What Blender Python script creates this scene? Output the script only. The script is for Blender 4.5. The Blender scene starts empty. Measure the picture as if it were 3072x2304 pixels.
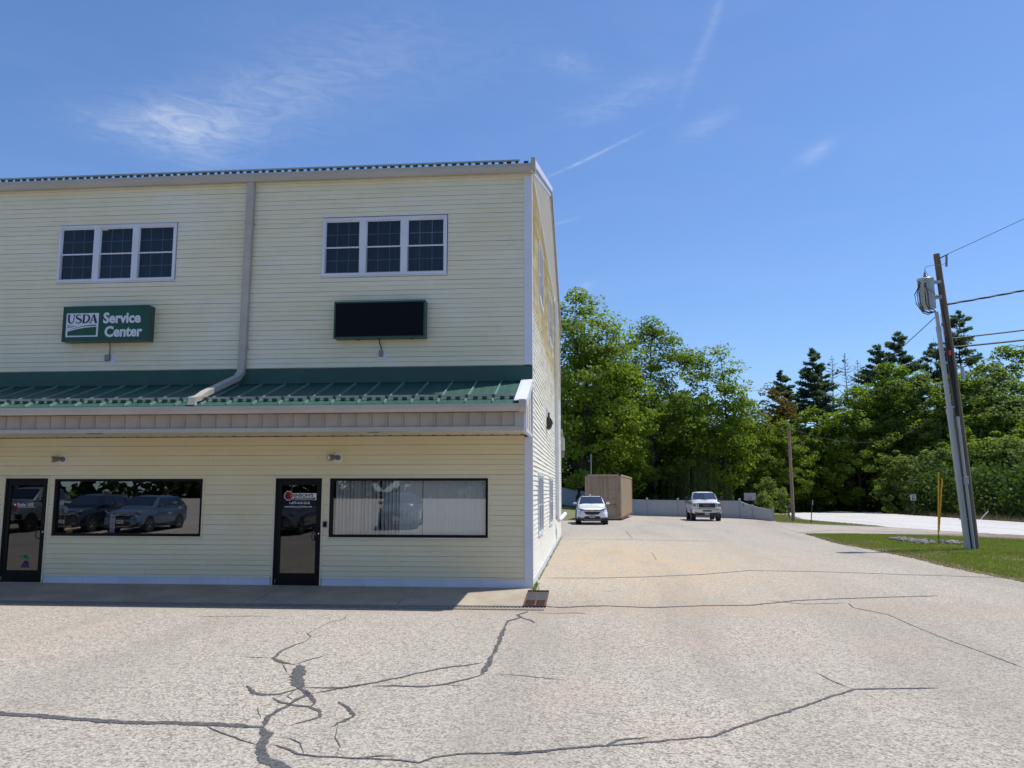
import bpy, bmesh, math, random
import numpy as np
from mathutils import Vector, Matrix
R = math.radians
random.seed(7)
rng = np.random.default_rng(7)
scene = bpy.context.scene
COL = scene.collection

# ------------------------------------------------------------------ camera, sky, sun, exposure
cam_d = bpy.data.cameras.new('camera')
cam = bpy.data.objects.new('camera', cam_d)
COL.objects.link(cam)
cam.location = (1.1242, -16.7689, 1.95)
cam.rotation_euler = (R(90) + 0.130258, 0.0, 0.0907229)
cam_d.sensor_width = 36.0
cam_d.lens = 28.634
cam_d.clip_end = 4000
scene.camera = cam

SUN = Vector((0.40, 0.185, 1.0)).normalized()
SUN_EL = math.asin(SUN.z)
SUN_AZ = math.atan2(SUN.x, SUN.y)
world = bpy.data.worlds.new('World')
scene.world = world
world.use_nodes = True
SUN_STRENGTH = 5.0
SKY_STRENGTH = 0.125
sun_d = bpy.data.lights.new('sun', 'SUN')
sun_d.energy = SUN_STRENGTH
sun_d.angle = R(0.53)
sun_d.color = (1.0, 0.955, 0.89)
sun = bpy.data.objects.new('sun', sun_d)
COL.objects.link(sun)
sun.rotation_euler = SUN.to_track_quat('Z', 'Y').to_euler()
sun.location = (20, 10, 60)
scene.view_settings.view_transform = 'Standard'
scene.view_settings.look = 'None'
scene.view_settings.gamma = 1.0
scene.view_settings.use_curve_mapping = False
scene.view_settings.exposure = 0.08
scene.cycles.max_bounces = 8
scene.cycles.transparent_max_bounces = 12
scene.cycles.sample_clamp_indirect = 6


class NT:
    """small helper for node trees"""
    def __init__(self, tree):
        self.t = tree
        self.n = tree.nodes
        self.l = tree.links

    def new(self, typ, **kw):
        nd = self.n.new(typ)
        for k, v in kw.items():
            setattr(nd, k, v)
        return nd

    def put(self, sock, v):
        if isinstance(v, bpy.types.NodeSocket):
            self.l.new(v, sock)
        else:
            sock.default_value = v

    def math(self, op, a, b=0.0, c=0.0, clamp=False):
        nd = self.new('ShaderNodeMath', operation=op, use_clamp=clamp)
        self.put(nd.inputs[0], a)
        self.put(nd.inputs[1], b)
        self.put(nd.inputs[2], c)
        return nd.outputs[0]

    def vmath(self, op, a, b=None):
        nd = self.new('ShaderNodeVectorMath', operation=op)
        self.put(nd.inputs[0], a)
        if b is not None:
            self.put(nd.inputs[1], b)
        return nd

    def noise(self, vec, scale, detail=3.0, rough=0.55, dist=0.0):
        nd = self.new('ShaderNodeTexNoise')
        if vec is not None:
            self.put(nd.inputs['Vector'], vec)
        nd.inputs['Scale'].default_value = scale
        nd.inputs['Detail'].default_value = detail
        nd.inputs['Roughness'].default_value = rough
        nd.inputs['Distortion'].default_value = dist
        return nd.outputs['Fac']

    def ramp(self, fac, lo, hi, c0=(0, 0, 0, 1), c1=(1, 1, 1, 1)):
        nd = self.new('ShaderNodeValToRGB')
        self.put(nd.inputs[0], fac)
        nd.color_ramp.elements[0].position = lo
        nd.color_ramp.elements[1].position = hi
        nd.color_ramp.elements[0].color = c0
        nd.color_ramp.elements[1].color = c1
        return nd.outputs[0]

    def mix(self, fac, a, b, mode='MIX'):
        nd = self.new('ShaderNodeMix', data_type='RGBA', blend_type=mode)
        self.put(nd.inputs[0], fac)
        self.put(nd.inputs[6], a)
        self.put(nd.inputs[7], b)
        return nd.outputs[2]

    def scale(self, vec, s):
        nd = self.new('ShaderNodeMapping')
        self.put(nd.inputs[0], vec)
        nd.inputs['Scale'].default_value = s
        return nd.outputs[0]


def build_sky():
    w = NT(world.node_tree)
    w.n.clear()
    out = w.new('ShaderNodeOutputWorld')
    bg = w.new('ShaderNodeBackground')
    sky = w.new('ShaderNodeTexSky', sky_type='NISHITA', sun_disc=False)
    sky.sun_elevation = SUN_EL
    sky.sun_rotation = SUN_AZ
    sky.altitude = 100
    sky.air_density = 1.0
    sky.dust_density = 0.6
    sky.ozone_density = 2.2
    d = w.new('ShaderNodeTexCoord').outputs['Generated']
    d = w.vmath('NORMALIZE', d).outputs[0]
    # thin cirrus: streaky wisps, each a soft elongated patch broken up by noise
    wisps = [  # centre direction, long axis, half length, half width, strength
        ((-0.452, 0.800, 0.391), (0.86, 0.50, 0.06), .075, .026, .50),
        ((-0.360, 0.832, 0.420), (0.80, 0.40, 0.42), .10, .035, .20),
        ((-0.25, 0.84, 0.47), (0.9, 0.3, 0.3), .20, .06, .10),
        ((0.139, 0.853, 0.503), (0.35, 0.15, 0.92), .070, .006, .16),
        ((0.010, 0.921, 0.390), (0.93, -0.16, 0.36), .058, .0018, .34),
        ((-0.03, 0.950, 0.32), (0.95, -0.1, 0.2), .022, .0020, .22),
        ((0.256, 0.892, 0.372), (0.85, -0.25, 0.45), .022, .008, .28),
        ((0.05, 0.893, 0.447), (0.95, 0.0, 0.3), .070, .018, .15),
        ((-0.012, 0.875, 0.484), (0.95, 0.0, -0.2), .030, .012, .20),
        ((-0.007, 0.971, 0.238), (0.8, 0.0, 0.6), .016, .006, .45),
        ((0.14, 0.90, 0.41), (0.9, -0.1, 0.4), .03, .01, .18),
        ((0.62, -0.55, 0.56), (0.8, 0.6, 0.0), .30, .07, .35),
        ((-0.55, -0.60, 0.58), (0.7, -0.7, 0.1), .30, .08, .35),
        ((0.80, 0.35, 0.48), (0.3, -0.9, 0.1), .25, .06, .30),
    ]
    total = None
    warp = w.new('ShaderNodeTexNoise')
    w.l.new(d, warp.inputs['Vector'])
    warp.inputs['Scale'].default_value = 9.0
    warp.inputs['Detail'].default_value = 4.0
    wv = w.vmath('SUBTRACT', warp.outputs['Color'], (0.5, 0.5, 0.5)).outputs[0]
    for c, ax, hl, hw, st in wisps:
        c = Vector(c).normalized()
        a = Vector(ax)
        a = (a - c * a.dot(c)).normalized()
        b = c.cross(a)
        k = min(0.10, hw * 2.2)
        dw = w.vmath('SCALE', wv)
        dw.inputs[3].default_value = k
        dd = w.vmath('ADD', d, dw.outputs[0]).outputs[0]
        rel = w.vmath('SUBTRACT', dd, tuple(c)).outputs[0]
        u = w.math('MULTIPLY', w.vmath('DOT_PRODUCT', rel, tuple(a)).outputs['Value'], 1 / hl)
        v = w.math('MULTIPLY', w.vmath('DOT_PRODUCT', rel, tuple(b)).outputs['Value'], 1 / hw)
        r2 = w.math('ADD', w.math('MULTIPLY', u, u), w.math('MULTIPLY', v, v))
        g = w.math('POWER', 2.718, w.math('MULTIPLY', r2, -1.1))
        front = w.math('GREATER_THAN', w.vmath('DOT_PRODUCT', d, tuple(c)).outputs['Value'], 0.3)
        m = w.math('MULTIPLY', w.math('MULTIPLY', g, st), front)
        total = m if total is None else w.math('ADD', total, m)
    st1 = w.noise(w.scale(d, (9, 9, 34)), 2.2, 7.0, 0.62, 1.6)
    st2 = w.ramp(st1, 0.30, 0.72)
    cov = w.math('MULTIPLY', total, w.math('ADD', w.math('MULTIPLY', st2, 0.85), 0.12), clamp=True)
    faint = w.ramp(w.noise(w.scale(d, (3, 3, 9)), 1.6, 5.0, 0.6, 1.0), 0.45, 0.95)
    cov = w.math('ADD', cov, w.math('MULTIPLY', faint, 0.045), clamp=True)
    tint = w.mix(1.0, sky.outputs[0], (0.74, 0.93, 1.20, 1), 'MULTIPLY')
    col = w.mix(cov, tint, (6.4, 6.8, 7.4, 1))
    w.l.new(col, bg.inputs[0])
    bg.inputs[1].default_value = SKY_STRENGTH
    w.l.new(bg.outputs[0], out.inputs[0])


build_sky()

# ------------------------------------------------------------------ materials
MATS = {}


def material(name, color, rough=0.6, metal=0.0, var=0.0, vscale=3.0, vstretch=(1, 1, 1), var2=None, bump=0.0, bscale=40.0,
             spec=0.5, coat=0.0, coords='Object'):
    m = bpy.data.materials.new(name)
    m.use_nodes = True
    t = NT(m.node_tree)
    b = t.n['Principled BSDF']
    b.inputs['Roughness'].default_value = rough
    b.inputs['Metallic'].default_value = metal
    b.inputs['Specular IOR Level'].default_value = spec
    b.inputs['Coat Weight'].default_value = coat
    c = tuple(color) + (1,)
    if coords == 'Position':
        vec = t.new('ShaderNodeNewGeometry').outputs['Position']
    else:
        vec = t.new('ShaderNodeTexCoord').outputs['Object']
    if var > 0:
        f = t.noise(t.scale(vec, vstretch), vscale, 5.0, 0.6)
        lo = tuple(x * (1 - var) for x in color) + (1,)
        hi = tuple(min(1, x * (1 + var)) for x in color) + (1,) if var2 is None else tuple(var2) + (1,)
        t.l.new(t.ramp(f, 0.3, 0.7, lo, hi), b.inputs['Base Color'])
    else:
        b.inputs['Base Color'].default_value = c
    if bump > 0:
        bp = t.new('ShaderNodeBump')
        bp.inputs['Strength'].default_value = bump
        bp.inputs['Distance'].default_value = 0.02
        t.l.new(t.noise(vec, bscale, 4.0), bp.inputs['Height'])
        t.l.new(bp.outputs[0], b.inputs['Normal'])
    MATS[name] = m
    return m


def siding_material(name, fresh, faded, grime=0.5):
    """vinyl siding: colour bleached unevenly by weather, streaks of grime, faint mottling"""
    m = bpy.data.materials.new(name)
    m.use_nodes = True
    t = NT(m.node_tree)
    b = t.n['Principled BSDF']
    pos = t.new('ShaderNodeNewGeometry').outputs['Position']
    oi = t.new('ShaderNodeObjectInfo').outputs['Random']
    n1 = t.noise(pos, 0.55, 4.0, 0.6)
    col = t.mix(t.ramp(n1, 0.35, 0.68), tuple(fresh) + (1,), tuple(faded) + (1,))
    col = t.mix(t.math('MULTIPLY', oi, 0.30), col, tuple(0.93 * x for x in fresh) + (1,))
    g = t.noise(t.scale(pos, (1.1, 1.1, 4.5)), 1.3, 6.0, 0.65)
    col = t.mix(t.math('MULTIPLY', t.ramp(g, 0.50, 0.80), grime), col, (0.36, 0.38, 0.31, 1))
    sp = t.noise(t.scale(pos, (7, 7, 22)), 2.0, 3.0)
    col = t.mix(t.math('MULTIPLY', t.ramp(sp, 0.70, 0.86), grime * 0.45), col, (0.25, 0.26, 0.22, 1))
    t.l.new(col, b.inputs['Base Color'])
    b.inputs['Roughness'].default_value = 0.55
    b.inputs['Specular IOR Level'].default_value = 0.35
    bp = t.new('ShaderNodeBump')
    bp.inputs['Strength'].default_value = 0.10
    bp.inputs['Distance'].default_value = 0.006
    t.l.new(t.noise(t.scale(pos, (2.5, 2.5, 60)), 5.0, 3.0), bp.inputs['Height'])
    t.l.new(bp.outputs[0], b.inputs['Normal'])
    MATS[name] = m
    return m


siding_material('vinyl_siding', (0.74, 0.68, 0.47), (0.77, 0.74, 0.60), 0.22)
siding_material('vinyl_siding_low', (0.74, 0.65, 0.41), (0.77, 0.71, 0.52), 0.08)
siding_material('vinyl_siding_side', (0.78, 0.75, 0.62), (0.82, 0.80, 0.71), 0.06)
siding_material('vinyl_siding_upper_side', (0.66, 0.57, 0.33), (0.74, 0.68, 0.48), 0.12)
siding_material('vinyl_gable', (0.80, 0.80, 0.79), (0.84, 0.84, 0.83), 0.15)
material('white_trim', (0.63, 0.65, 0.72), 0.45, var=0.07, vscale=1.5, coords='Position')
material('white_vinyl', (0.70, 0.71, 0.73), 0.4, var=0.05, vscale=2)
material('cream_trim', (0.66, 0.61, 0.46), 0.5, var=0.05, vscale=2)
material('taupe_metal', (0.42, 0.385, 0.335), 0.42, var=0.10, vscale=1.6, vstretch=(.6, 2, 2), coords='Position')
material('taupe_panel', (0.36, 0.30, 0.235), 0.5, var=0.10, vscale=2, coords='Position')
material('pale_panel', (0.58, 0.54, 0.44), 0.5, var=0.06, vscale=2, coords='Position')
material('green_metal', (0.030, 0.088, 0.067), 0.45, metal=0.0, var=0.16, vscale=1.2, coords='Position', spec=0.35)
material('green_seam', (0.15, 0.24, 0.20), 0.4, var=0.1, coords='Position')
material('green_paint', (0.016, 0.060, 0.040), 0.4, var=0.1)
material('bronze_frame', (0.006, 0.0055, 0.006), 0.5, var=0.1, spec=0.18)
material('black_rubber', (0.015, 0.015, 0.016), 0.75)
material('black_cable', (0.012, 0.012, 0.014), 0.6)
material('insect_screen', (0.028, 0.028, 0.032), 0.75, spec=0.2)
material('room_wall', (0.10, 0.10, 0.105), 0.9)
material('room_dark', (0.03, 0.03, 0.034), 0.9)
material('ceiling_panel', (0.62, 0.57, 0.47), 0.8)
_m = MATS['ceiling_panel'].node_tree.nodes['Principled BSDF']
_m.inputs['Emission Color'].default_value = (1.0, 0.80, 0.58, 1)
_m.inputs['Emission Strength'].default_value = 0.55  # faint glow added to panels that are not lit
material('curtain', (0.055, 0.06, 0.085), 0.9, var=0.5, vscale=9, vstretch=(3, 3, .05))
material('blind_slat', (0.84, 0.85, 0.83), 0.7, var=0.05)
material('grille_bar', (0.34, 0.35, 0.38), 0.5)
material('sign_face_green', (0.004, 0.062, 0.030), 0.35, var=0.06)
material('sign_black', (0.003, 0.004, 0.006), 0.35, spec=0.12)
material('sign_white', (0.62, 0.65, 0.70), 0.5)
material('sign_navy', (0.008, 0.012, 0.055), 0.4)
material('decal_white', (0.75, 0.75, 0.76), 0.6)
material('decal_red', (0.42, 0.03, 0.03), 0.6)
material('decal_black', (0.004, 0.004, 0.004), 0.6)
material('decal_green', (0.02, 0.22, 0.12), 0.7)
material('decal_purple', (0.09, 0.03, 0.12), 0.7)
material('decal_yellow', (0.35, 0.33, 0.15), 0.7)
material('decal_orange', (0.45, 0.20, 0.05), 0.7)
material('grey_box', (0.22, 0.23, 0.24), 0.5, var=0.1)
material('pvc_grey', (0.34, 0.36, 0.39), 0.5, var=0.08, vscale=1.2, vstretch=(1, 1, .3))
material('galvanised', (0.45, 0.47, 0.50), 0.35, metal=0.7, var=0.1)
material('steel_grate', (0.26, 0.24, 0.22), 0.6, metal=0.3, var=0.2, vscale=8)
material('rusty_iron', (0.095, 0.040, 0.028), 0.8, var=0.5, vscale=14, bump=0.4)
material('grate_dark', (0.035, 0.037, 0.040), 0.6, var=0.2)
material('transformer_paint', (0.33, 0.36, 0.37), 0.4, var=0.08, vscale=2)
material('porcelain', (0.20, 0.19, 0.22), 0.25)
material('wood_pole', (0.15, 0.110, 0.078), 0.85, var=0.45, vscale=3.0, vstretch=(9, 9, .35), bump=0.6, bscale=18)
material('wood_pole_tan', (0.27, 0.19, 0.13), 0.85, var=0.40, vscale=3.0, vstretch=(9, 9, .35), bump=0.6, bscale=18)
material('yellow_plastic', (0.62, 0.34, 0.02), 0.5)
material('dark_post', (0.05, 0.05, 0.05), 0.7, var=0.3)
material('container_paint', (0.36, 0.265, 0.165), 0.6, var=0.20, vscale=1.2, vstretch=(2, 2, .5))
material('container_paint_lit', (0.42, 0.31, 0.195), 0.6, var=0.16, vscale=1.6, vstretch=(2, 2, .4))  # same container paint, sunlight on the long side put into a lighter colour
material('container_rust', (0.15, 0.055, 0.032), 0.8, var=0.4, vscale=5)
material('fence_vinyl', (0.34, 0.365, 0.40), 0.42, var=0.05, vscale=1.0)
material('bark', (0.050, 0.042, 0.034), 0.9, var=0.4, vscale=5, vstretch=(4, 4, .8), bump=0.5, bscale=12)
material('dead_bark', (0.16, 0.145, 0.13), 0.9, var=0.3, vscale=5)
material('rock', (0.19, 0.18, 0.17), 0.9, var=0.35, vscale=6)
material('car_white', (0.80, 0.81, 0.82), 0.25, coat=1.0)
material('car_blue', (0.10, 0.15, 0.21), 0.3, metal=0.4, coat=1.0)
material('car_black', (0.010, 0.011, 0.014), 0.25, coat=1.0)
material('car_silver', (0.42, 0.44, 0.46), 0.32, metal=0.6, coat=1.0)
material('car_grey', (0.13, 0.135, 0.15), 0.3, metal=0.5, coat=1.0)
material('car_trim', (0.018, 0.018, 0.019), 0.55)
material('car_glass', (0.020, 0.030, 0.052), 0.06, spec=0.9)
material('chrome', (0.68, 0.68, 0.70), 0.12, metal=1.0)
material('lamp_lens', (0.17, 0.18, 0.20), 0.10, spec=0.8)
material('amber_lens', (0.60, 0.13, 0.02), 0.2)
material('tyre', (0.018, 0.018, 0.018), 0.85)
material('rim', (0.30, 0.30, 0.31), 0.35, metal=0.8)
material('plate', (0.50, 0.50, 0.50), 0.5)
material('plate_green', (0.10, 0.16, 0.13), 0.5)
material('red_letters', (0.26, 0.08, 0.08), 0.4)
material('orange_tape', (0.65, 0.07, 0.03), 0.5)
material('white_paint', (0.72, 0.72, 0.70), 0.6)
material('bronze_lamp', (0.17, 0.155, 0.13), 0.45)
material('wall_pack', (0.030, 0.026, 0.025), 0.5)
material('lamp_glass', (0.70, 0.68, 0.60), 0.2)
material('bare_soil', (0.19, 0.145, 0.105), 0.95, var=0.35, vscale=1.5, bump=0.5, bscale=25, coords='Position')
material('forest_floor', (0.050, 0.045, 0.028), 0.95, var=0.4, vscale=0.4, coords='Position')


def glass_material(name, refl, tint):
    """window glass: part mirror, part see-through, slightly wavy"""
    m = bpy.data.materials.new(name)
    m.use_nodes = True
    t = NT(m.node_tree)
    t.n.clear()
    out = t.new('ShaderNodeOutputMaterial')
    tr = t.new('ShaderNodeBsdfTransparent')
    tr.inputs[0].default_value = tuple(tint) + (1,)
    gl = t.new('ShaderNodeBsdfGlossy')
    gl.inputs['Color'].default_value = (0.94, 0.97, 1, 1)
    gl.inputs['Roughness'].default_value = 0.0
    fr = t.new('ShaderNodeFresnel')
    fr.inputs[0].default_value = 1.5
    fac = t.math('ADD', t.math('MULTIPLY', fr.outputs[0], 1.2), refl - 0.04, clamp=True)
    bp = t.new('ShaderNodeBump')
    bp.inputs['Strength'].default_value = 0.03
    bp.inputs['Distance'].default_value = 0.02
    pos = t.new('ShaderNodeNewGeometry').outputs['Position']
    t.l.new(t.noise(pos, 0.9, 1.0), bp.inputs['Height'])
    t.l.new(bp.outputs[0], gl.inputs['Normal'])
    mx = t.new('ShaderNodeMixShader')
    t.l.new(fac, mx.inputs[0])
    t.l.new(tr.outputs[0], mx.inputs[1])
    t.l.new(gl.outputs[0], mx.inputs[2])
    t.l.new(mx.outputs[0], out.inputs[0])
    MATS[name] = m


glass_material('shop_glass', 0.19, (0.90, 0.92, 0.92))
glass_material('door_glass', 0.08, (0.35, 0.36, 0.37))
glass_material('upper_glass', 0.035, (0.55, 0.58, 0.62))


def asphalt_material(name, pale, dark, stain=True, speck=1.0, base_rough=0.9):
    """old sun-bleached asphalt: exposed stones, worn lanes, stains"""
    m = bpy.data.materials.new(name)
    m.use_nodes = True
    t = NT(m.node_tree)
    b = t.n['Principled BSDF']
    b.inputs['Roughness'].default_value = base_rough
    b.inputs['Specular IOR Level'].default_value = 0.25
    pos = t.new('ShaderNodeNewGeometry').outputs['Position']
    vor = t.new('ShaderNodeTexVoronoi')
    t.l.new(pos, vor.inputs['Vector'])
    vor.inputs['Scale'].default_value = 52.0
    sep = t.new('ShaderNodeSeparateColor')
    t.l.new(vor.outputs['Color'], sep.inputs[0])
    stone = t.ramp(sep.outputs[0], 0.12, 0.92, tuple(dark) + (1,), tuple(min(1, 1.22 * x) for x in pale) + (1,))
    warm = t.mix(t.math('MULTIPLY', sep.outputs[1], 0.22), stone, (0.36, 0.29, 0.20, 1))
    fine = t.noise(pos, 16.0, 4.0, 0.7)
    col = t.mix(t.math('MULTIPLY', t.ramp(fine, 0.50, 0.74), 0.40 * speck), warm, tuple(0.55 * x for x in dark) + (1,))
    vor2 = t.new('ShaderNodeTexVoronoi')
    t.l.new(pos, vor2.inputs['Vector'])
    vor2.inputs['Scale'].default_value = 27.0
    s2 = t.new('ShaderNodeSeparateColor')
    t.l.new(vor2.outputs['Color'], s2.inputs[0])
    col = t.mix(t.math('MULTIPLY', t.ramp(s2.outputs[0], 0.25, 0.95), 0.40), col, tuple(min(1, 1.35 * x) for x in pale) + (1,))
    avg = tuple(0.5 * (p + d) + 0.04 for p, d in zip(pale, dark)) + (1,)
    col = t.mix(0.12, col, avg)
    big = t.noise(pos, 0.33, 5.0, 0.6)
    col = t.mix(t.ramp(big, 0.38, 0.70, (0, 0, 0, 1), (0.30, 0.30, 0.30, 1)), col, tuple(0.72 * x for x in pale) + (1,))
    sx = t.new('ShaderNodeSeparateXYZ')
    t.l.new(pos, sx.inputs[0])
    if stain:
        lane = t.noise(t.scale(pos, (.55, .07, 1)), 1.0, 4.0, 0.55, 0.4)
        col = t.mix(t.ramp(lane, 0.48, 0.66, (0, 0, 0, 1), (0.34, 0.34, 0.34, 1)), col, tuple(0.50 * x for x in pale) + (1,))
        oil = t.ramp(t.noise(pos, 0.9, 2.0, 0.4), 0.70, 0.80)
        col = t.mix(t.math('MULTIPLY', oil, 0.35), col, (0.10, 0.095, 0.09, 1))
        # grit and leaf dust gathered in the dip by the drain
        dip = t.math('POWER', 2.718, t.math('MULTIPLY', t.math('POWER', t.math('MULTIPLY', t.math('ADD', sx.outputs[1], 2.4), 1.6), 2.0), -1.0))
        col = t.mix(t.math('MULTIPLY', dip, 0.30), col, (0.33, 0.25, 0.17, 1))
    else:
        lane = t.noise(t.scale(pos, (.9, .04, 1)), 1.0, 4.0, 0.55, 0.3)
        col = t.mix(t.ramp(lane, 0.45, 0.62, (0, 0, 0, 1), (0.45, 0.45, 0.45, 1)), col, tuple(0.62 * x for x in pale) + (1,))
    if stain:
        # reddish-brown rust wash beside the building
        gx = t.math('MULTIPLY', t.math('SUBTRACT', sx.outputs[0], 2.6), 1 / 3.3)
        gy = t.math('MULTIPLY', t.math('SUBTRACT', sx.outputs[1], 7.0), 1 / 9.0)
        g = t.math('POWER', 2.718, t.math('MULTIPLY', t.math('ADD', t.math('MULTIPLY', gx, gx), t.math('MULTIPLY', gy, gy)), -1.0))
        ns = t.ramp(t.noise(t.scale(pos, (1.6, .45, 1)), 0.9, 5.0, 0.62), 0.30, 0.68)
        col = t.mix(t.math('MULTIPLY', t.math('MULTIPLY', g, ns), 0.60), col, (0.47, 0.33, 0.17, 1))
        pk = t.ramp(t.noise(pos, 0.45, 4.0, 0.55), 0.56, 0.78)
        col = t.mix(t.math('MULTIPLY', pk, 0.30), col, (0.46, 0.33, 0.24, 1))
    t.l.new(col, b.inputs['Base Color'])
    bp = t.new('ShaderNodeBump')
    bp.inputs['Strength'].default_value = 0.55
    bp.inputs['Distance'].default_value = 0.012
    t.l.new(vor.outputs['Distance'], bp.inputs['Height'])
    t.l.new(bp.outputs[0], b.inputs['Normal'])
    MATS[name] = m


asphalt_material('lot_asphalt', (0.435, 0.392, 0.328), (0.125, 0.113, 0.098))
asphalt_material('road_asphalt', (0.56, 0.545, 0.52), (0.33, 0.32, 0.30), stain=False, speck=0.5)


def crack_material():
    """bituminous sealant: broken, crumbling edge, worn through to the stones"""
    m = bpy.data.materials.new('crack_sealant')
    m.use_nodes = True
    t = NT(m.node_tree)
    b = t.n['Principled BSDF']
    pos = t.new('ShaderNodeNewGeometry').outputs['Position']
    f = t.noise(pos, 30.0, 4.0, 0.7)
    t.l.new(t.ramp(f, 0.40, 0.75, (0.040, 0.041, 0.045, 1), (0.17, 0.16, 0.15, 1)), b.inputs['Base Color'])
    b.inputs['Roughness'].default_value = 0.75
    at = t.new('ShaderNodeAttribute')
    at.attribute_name = 'edge'
    n = t.noise(pos, 42.0, 5.0, 0.75)
    a = t.math('ADD', t.math('MULTIPLY', at.outputs['Fac'], 0.62), t.math('MULTIPLY', n, 0.75))
    al = t.ramp(a, 0.60, 0.68, (1, 1, 1, 1), (0, 0, 0, 1))
    t.l.new(al, b.inputs['Alpha'])
    MATS['crack_sealant'] = m


crack_material()


def concrete_material():
    m = bpy.data.materials.new('concrete')
    m.use_nodes = True
    t = NT(m.node_tree)
    b = t.n['Principled BSDF']
    pos = t.new('ShaderNodeNewGeometry').outputs['Position']
    n1 = t.noise(pos, 1.2, 6.0, 0.65)
    col = t.ramp(n1, 0.3, 0.7, (0.26, 0.225, 0.175, 1), (0.42, 0.36, 0.265, 1))
    n2 = t.noise(pos, 30.0, 3.0)
    col = t.mix(t.math('MULTIPLY', t.ramp(n2, 0.5, 0.7), 0.3), col, (0.28, 0.25, 0.2, 1))
    rust = t.ramp(t.noise(t.scale(pos, (1, 3, 1)), 1.7, 4.0), 0.56, 0.78)
    col = t.mix(t.math('MULTIPLY', rust, 0.4), col, (0.42, 0.27, 0.14, 1))
    t.l.new(col, b.inputs['Base Color'])
    b.inputs['Roughness'].default_value = 0.85
    MATS['concrete'] = m


concrete_material()


def leaf_material(name, dark, light, trans=0.35, trans_col=None, gloss=0.25, nscale=0.45):
    """foliage: per-leaf and per-clump colour, light passing through the blade"""
    m = bpy.data.materials.new(name)
    m.use_nodes = True
    t = NT(m.node_tree)
    t.n.clear()
    out = t.new('ShaderNodeOutputMaterial')
    at = t.new('ShaderNodeAttribute')
    at.attribute_name = 'shade'
    pos = t.new('ShaderNodeNewGeometry').outputs['Position']
    oi = t.new('ShaderNodeObjectInfo').outputs['Random']
    f = t.math('ADD', t.math('MULTIPLY', at.outputs['Fac'], 0.6), t.math('MULTIPLY', t.noise(pos, nscale, 2.0), 0.55))
    f = t.math('ADD', f, t.math('MULTIPLY', t.math('SUBTRACT', oi, 0.5), 0.25), clamp=True)
    col = t.mix(f, tuple(dark) + (1,), tuple(light) + (1,))
    df = t.new('ShaderNodeBsdfDiffuse')
    t.l.new(col, df.inputs[0])
    tl = t.new('ShaderNodeBsdfTranslucent')
    tc = t.mix(1.0, col, tuple(trans_col or (1.5, 1.7, 0.6)) + (1,), 'MULTIPLY')
    t.l.new(tc, tl.inputs[0])
    mx = t.new('ShaderNodeMixShader')
    mx.inputs[0].default_value = trans
    t.l.new(df.outputs[0], mx.inputs[1])
    t.l.new(tl.outputs[0], mx.inputs[2])
    gl = t.new('ShaderNodeBsdfGlossy')
    gl.inputs['Roughness'].default_value = 0.55
    gl.inputs['Color'].default_value = (0.9, 1, 0.9, 1)
    m2 = t.new('ShaderNodeMixShader')
    m2.inputs[0].default_value = gloss * 0.04
    t.l.new(mx.outputs[0], m2.inputs[1])
    t.l.new(gl.outputs[0], m2.inputs[2])
    t.l.new(m2.outputs[0], out.inputs[0])
    MATS[name] = m


leaf_material('leaf_bright', (0.100, 0.150, 0.018), (0.215, 0.275, 0.036), 0.46)
leaf_material('leaf_mid', (0.080, 0.128, 0.020), (0.175, 0.230, 0.038), 0.44)
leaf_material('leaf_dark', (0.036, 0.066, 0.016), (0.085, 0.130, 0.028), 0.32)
leaf_material('leaf_brown', (0.100, 0.085, 0.030), (0.175, 0.135, 0.045), 0.38, (1.4, 1.2, 0.6))
leaf_material('leaf_pale', (0.105, 0.150, 0.040), (0.215, 0.265, 0.080), 0.42)
leaf_material('leaf_willow', (0.110, 0.140, 0.050), (0.205, 0.235, 0.090), 0.40)
leaf_material('needles', (0.075, 0.115, 0.070), (0.170, 0.220, 0.130), 0.42, (1.1, 1.3, 0.8))
leaf_material('grass_blade', (0.105, 0.140, 0.030), (0.230, 0.265, 0.075), 0.40, nscale=0.7)
leaf_material('dry_grass', (0.20, 0.160, 0.080), (0.36, 0.29, 0.160), 0.30, (1.1, 1.0, 0.8), nscale=0.7)


def turf_material():
    m = bpy.data.materials.new('turf')
    m.use_nodes = True
    t = NT(m.node_tree)
    b = t.n['Principled BSDF']
    pos = t.new('ShaderNodeNewGeometry').outputs['Position']
    n1 = t.noise(pos, 0.8, 6.0, 0.65)
    col = t.ramp(n1, 0.30, 0.66, (0.105, 0.125, 0.036, 1), (0.190, 0.185, 0.070, 1))
    n2 = t.noise(pos, 6.0, 5.0, 0.7)
    col = t.mix(t.math('MULTIPLY', t.ramp(n2, 0.55, 0.75), 0.6), col, (0.20, 0.155, 0.085, 1))
    t.l.new(col, b.inputs['Base Color'])
    b.inputs['Roughness'].default_value = 0.95
    bp = t.new('ShaderNodeBump')
    bp.inputs['Strength'].default_value = 0.9
    bp.inputs['Distance'].default_value = 0.05
    t.l.new(t.noise(pos, 22.0, 4.0, 0.7), bp.inputs['Height'])
    t.l.new(bp.outputs[0], b.inputs['Normal'])
    MATS['turf'] = m


turf_material()


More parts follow.
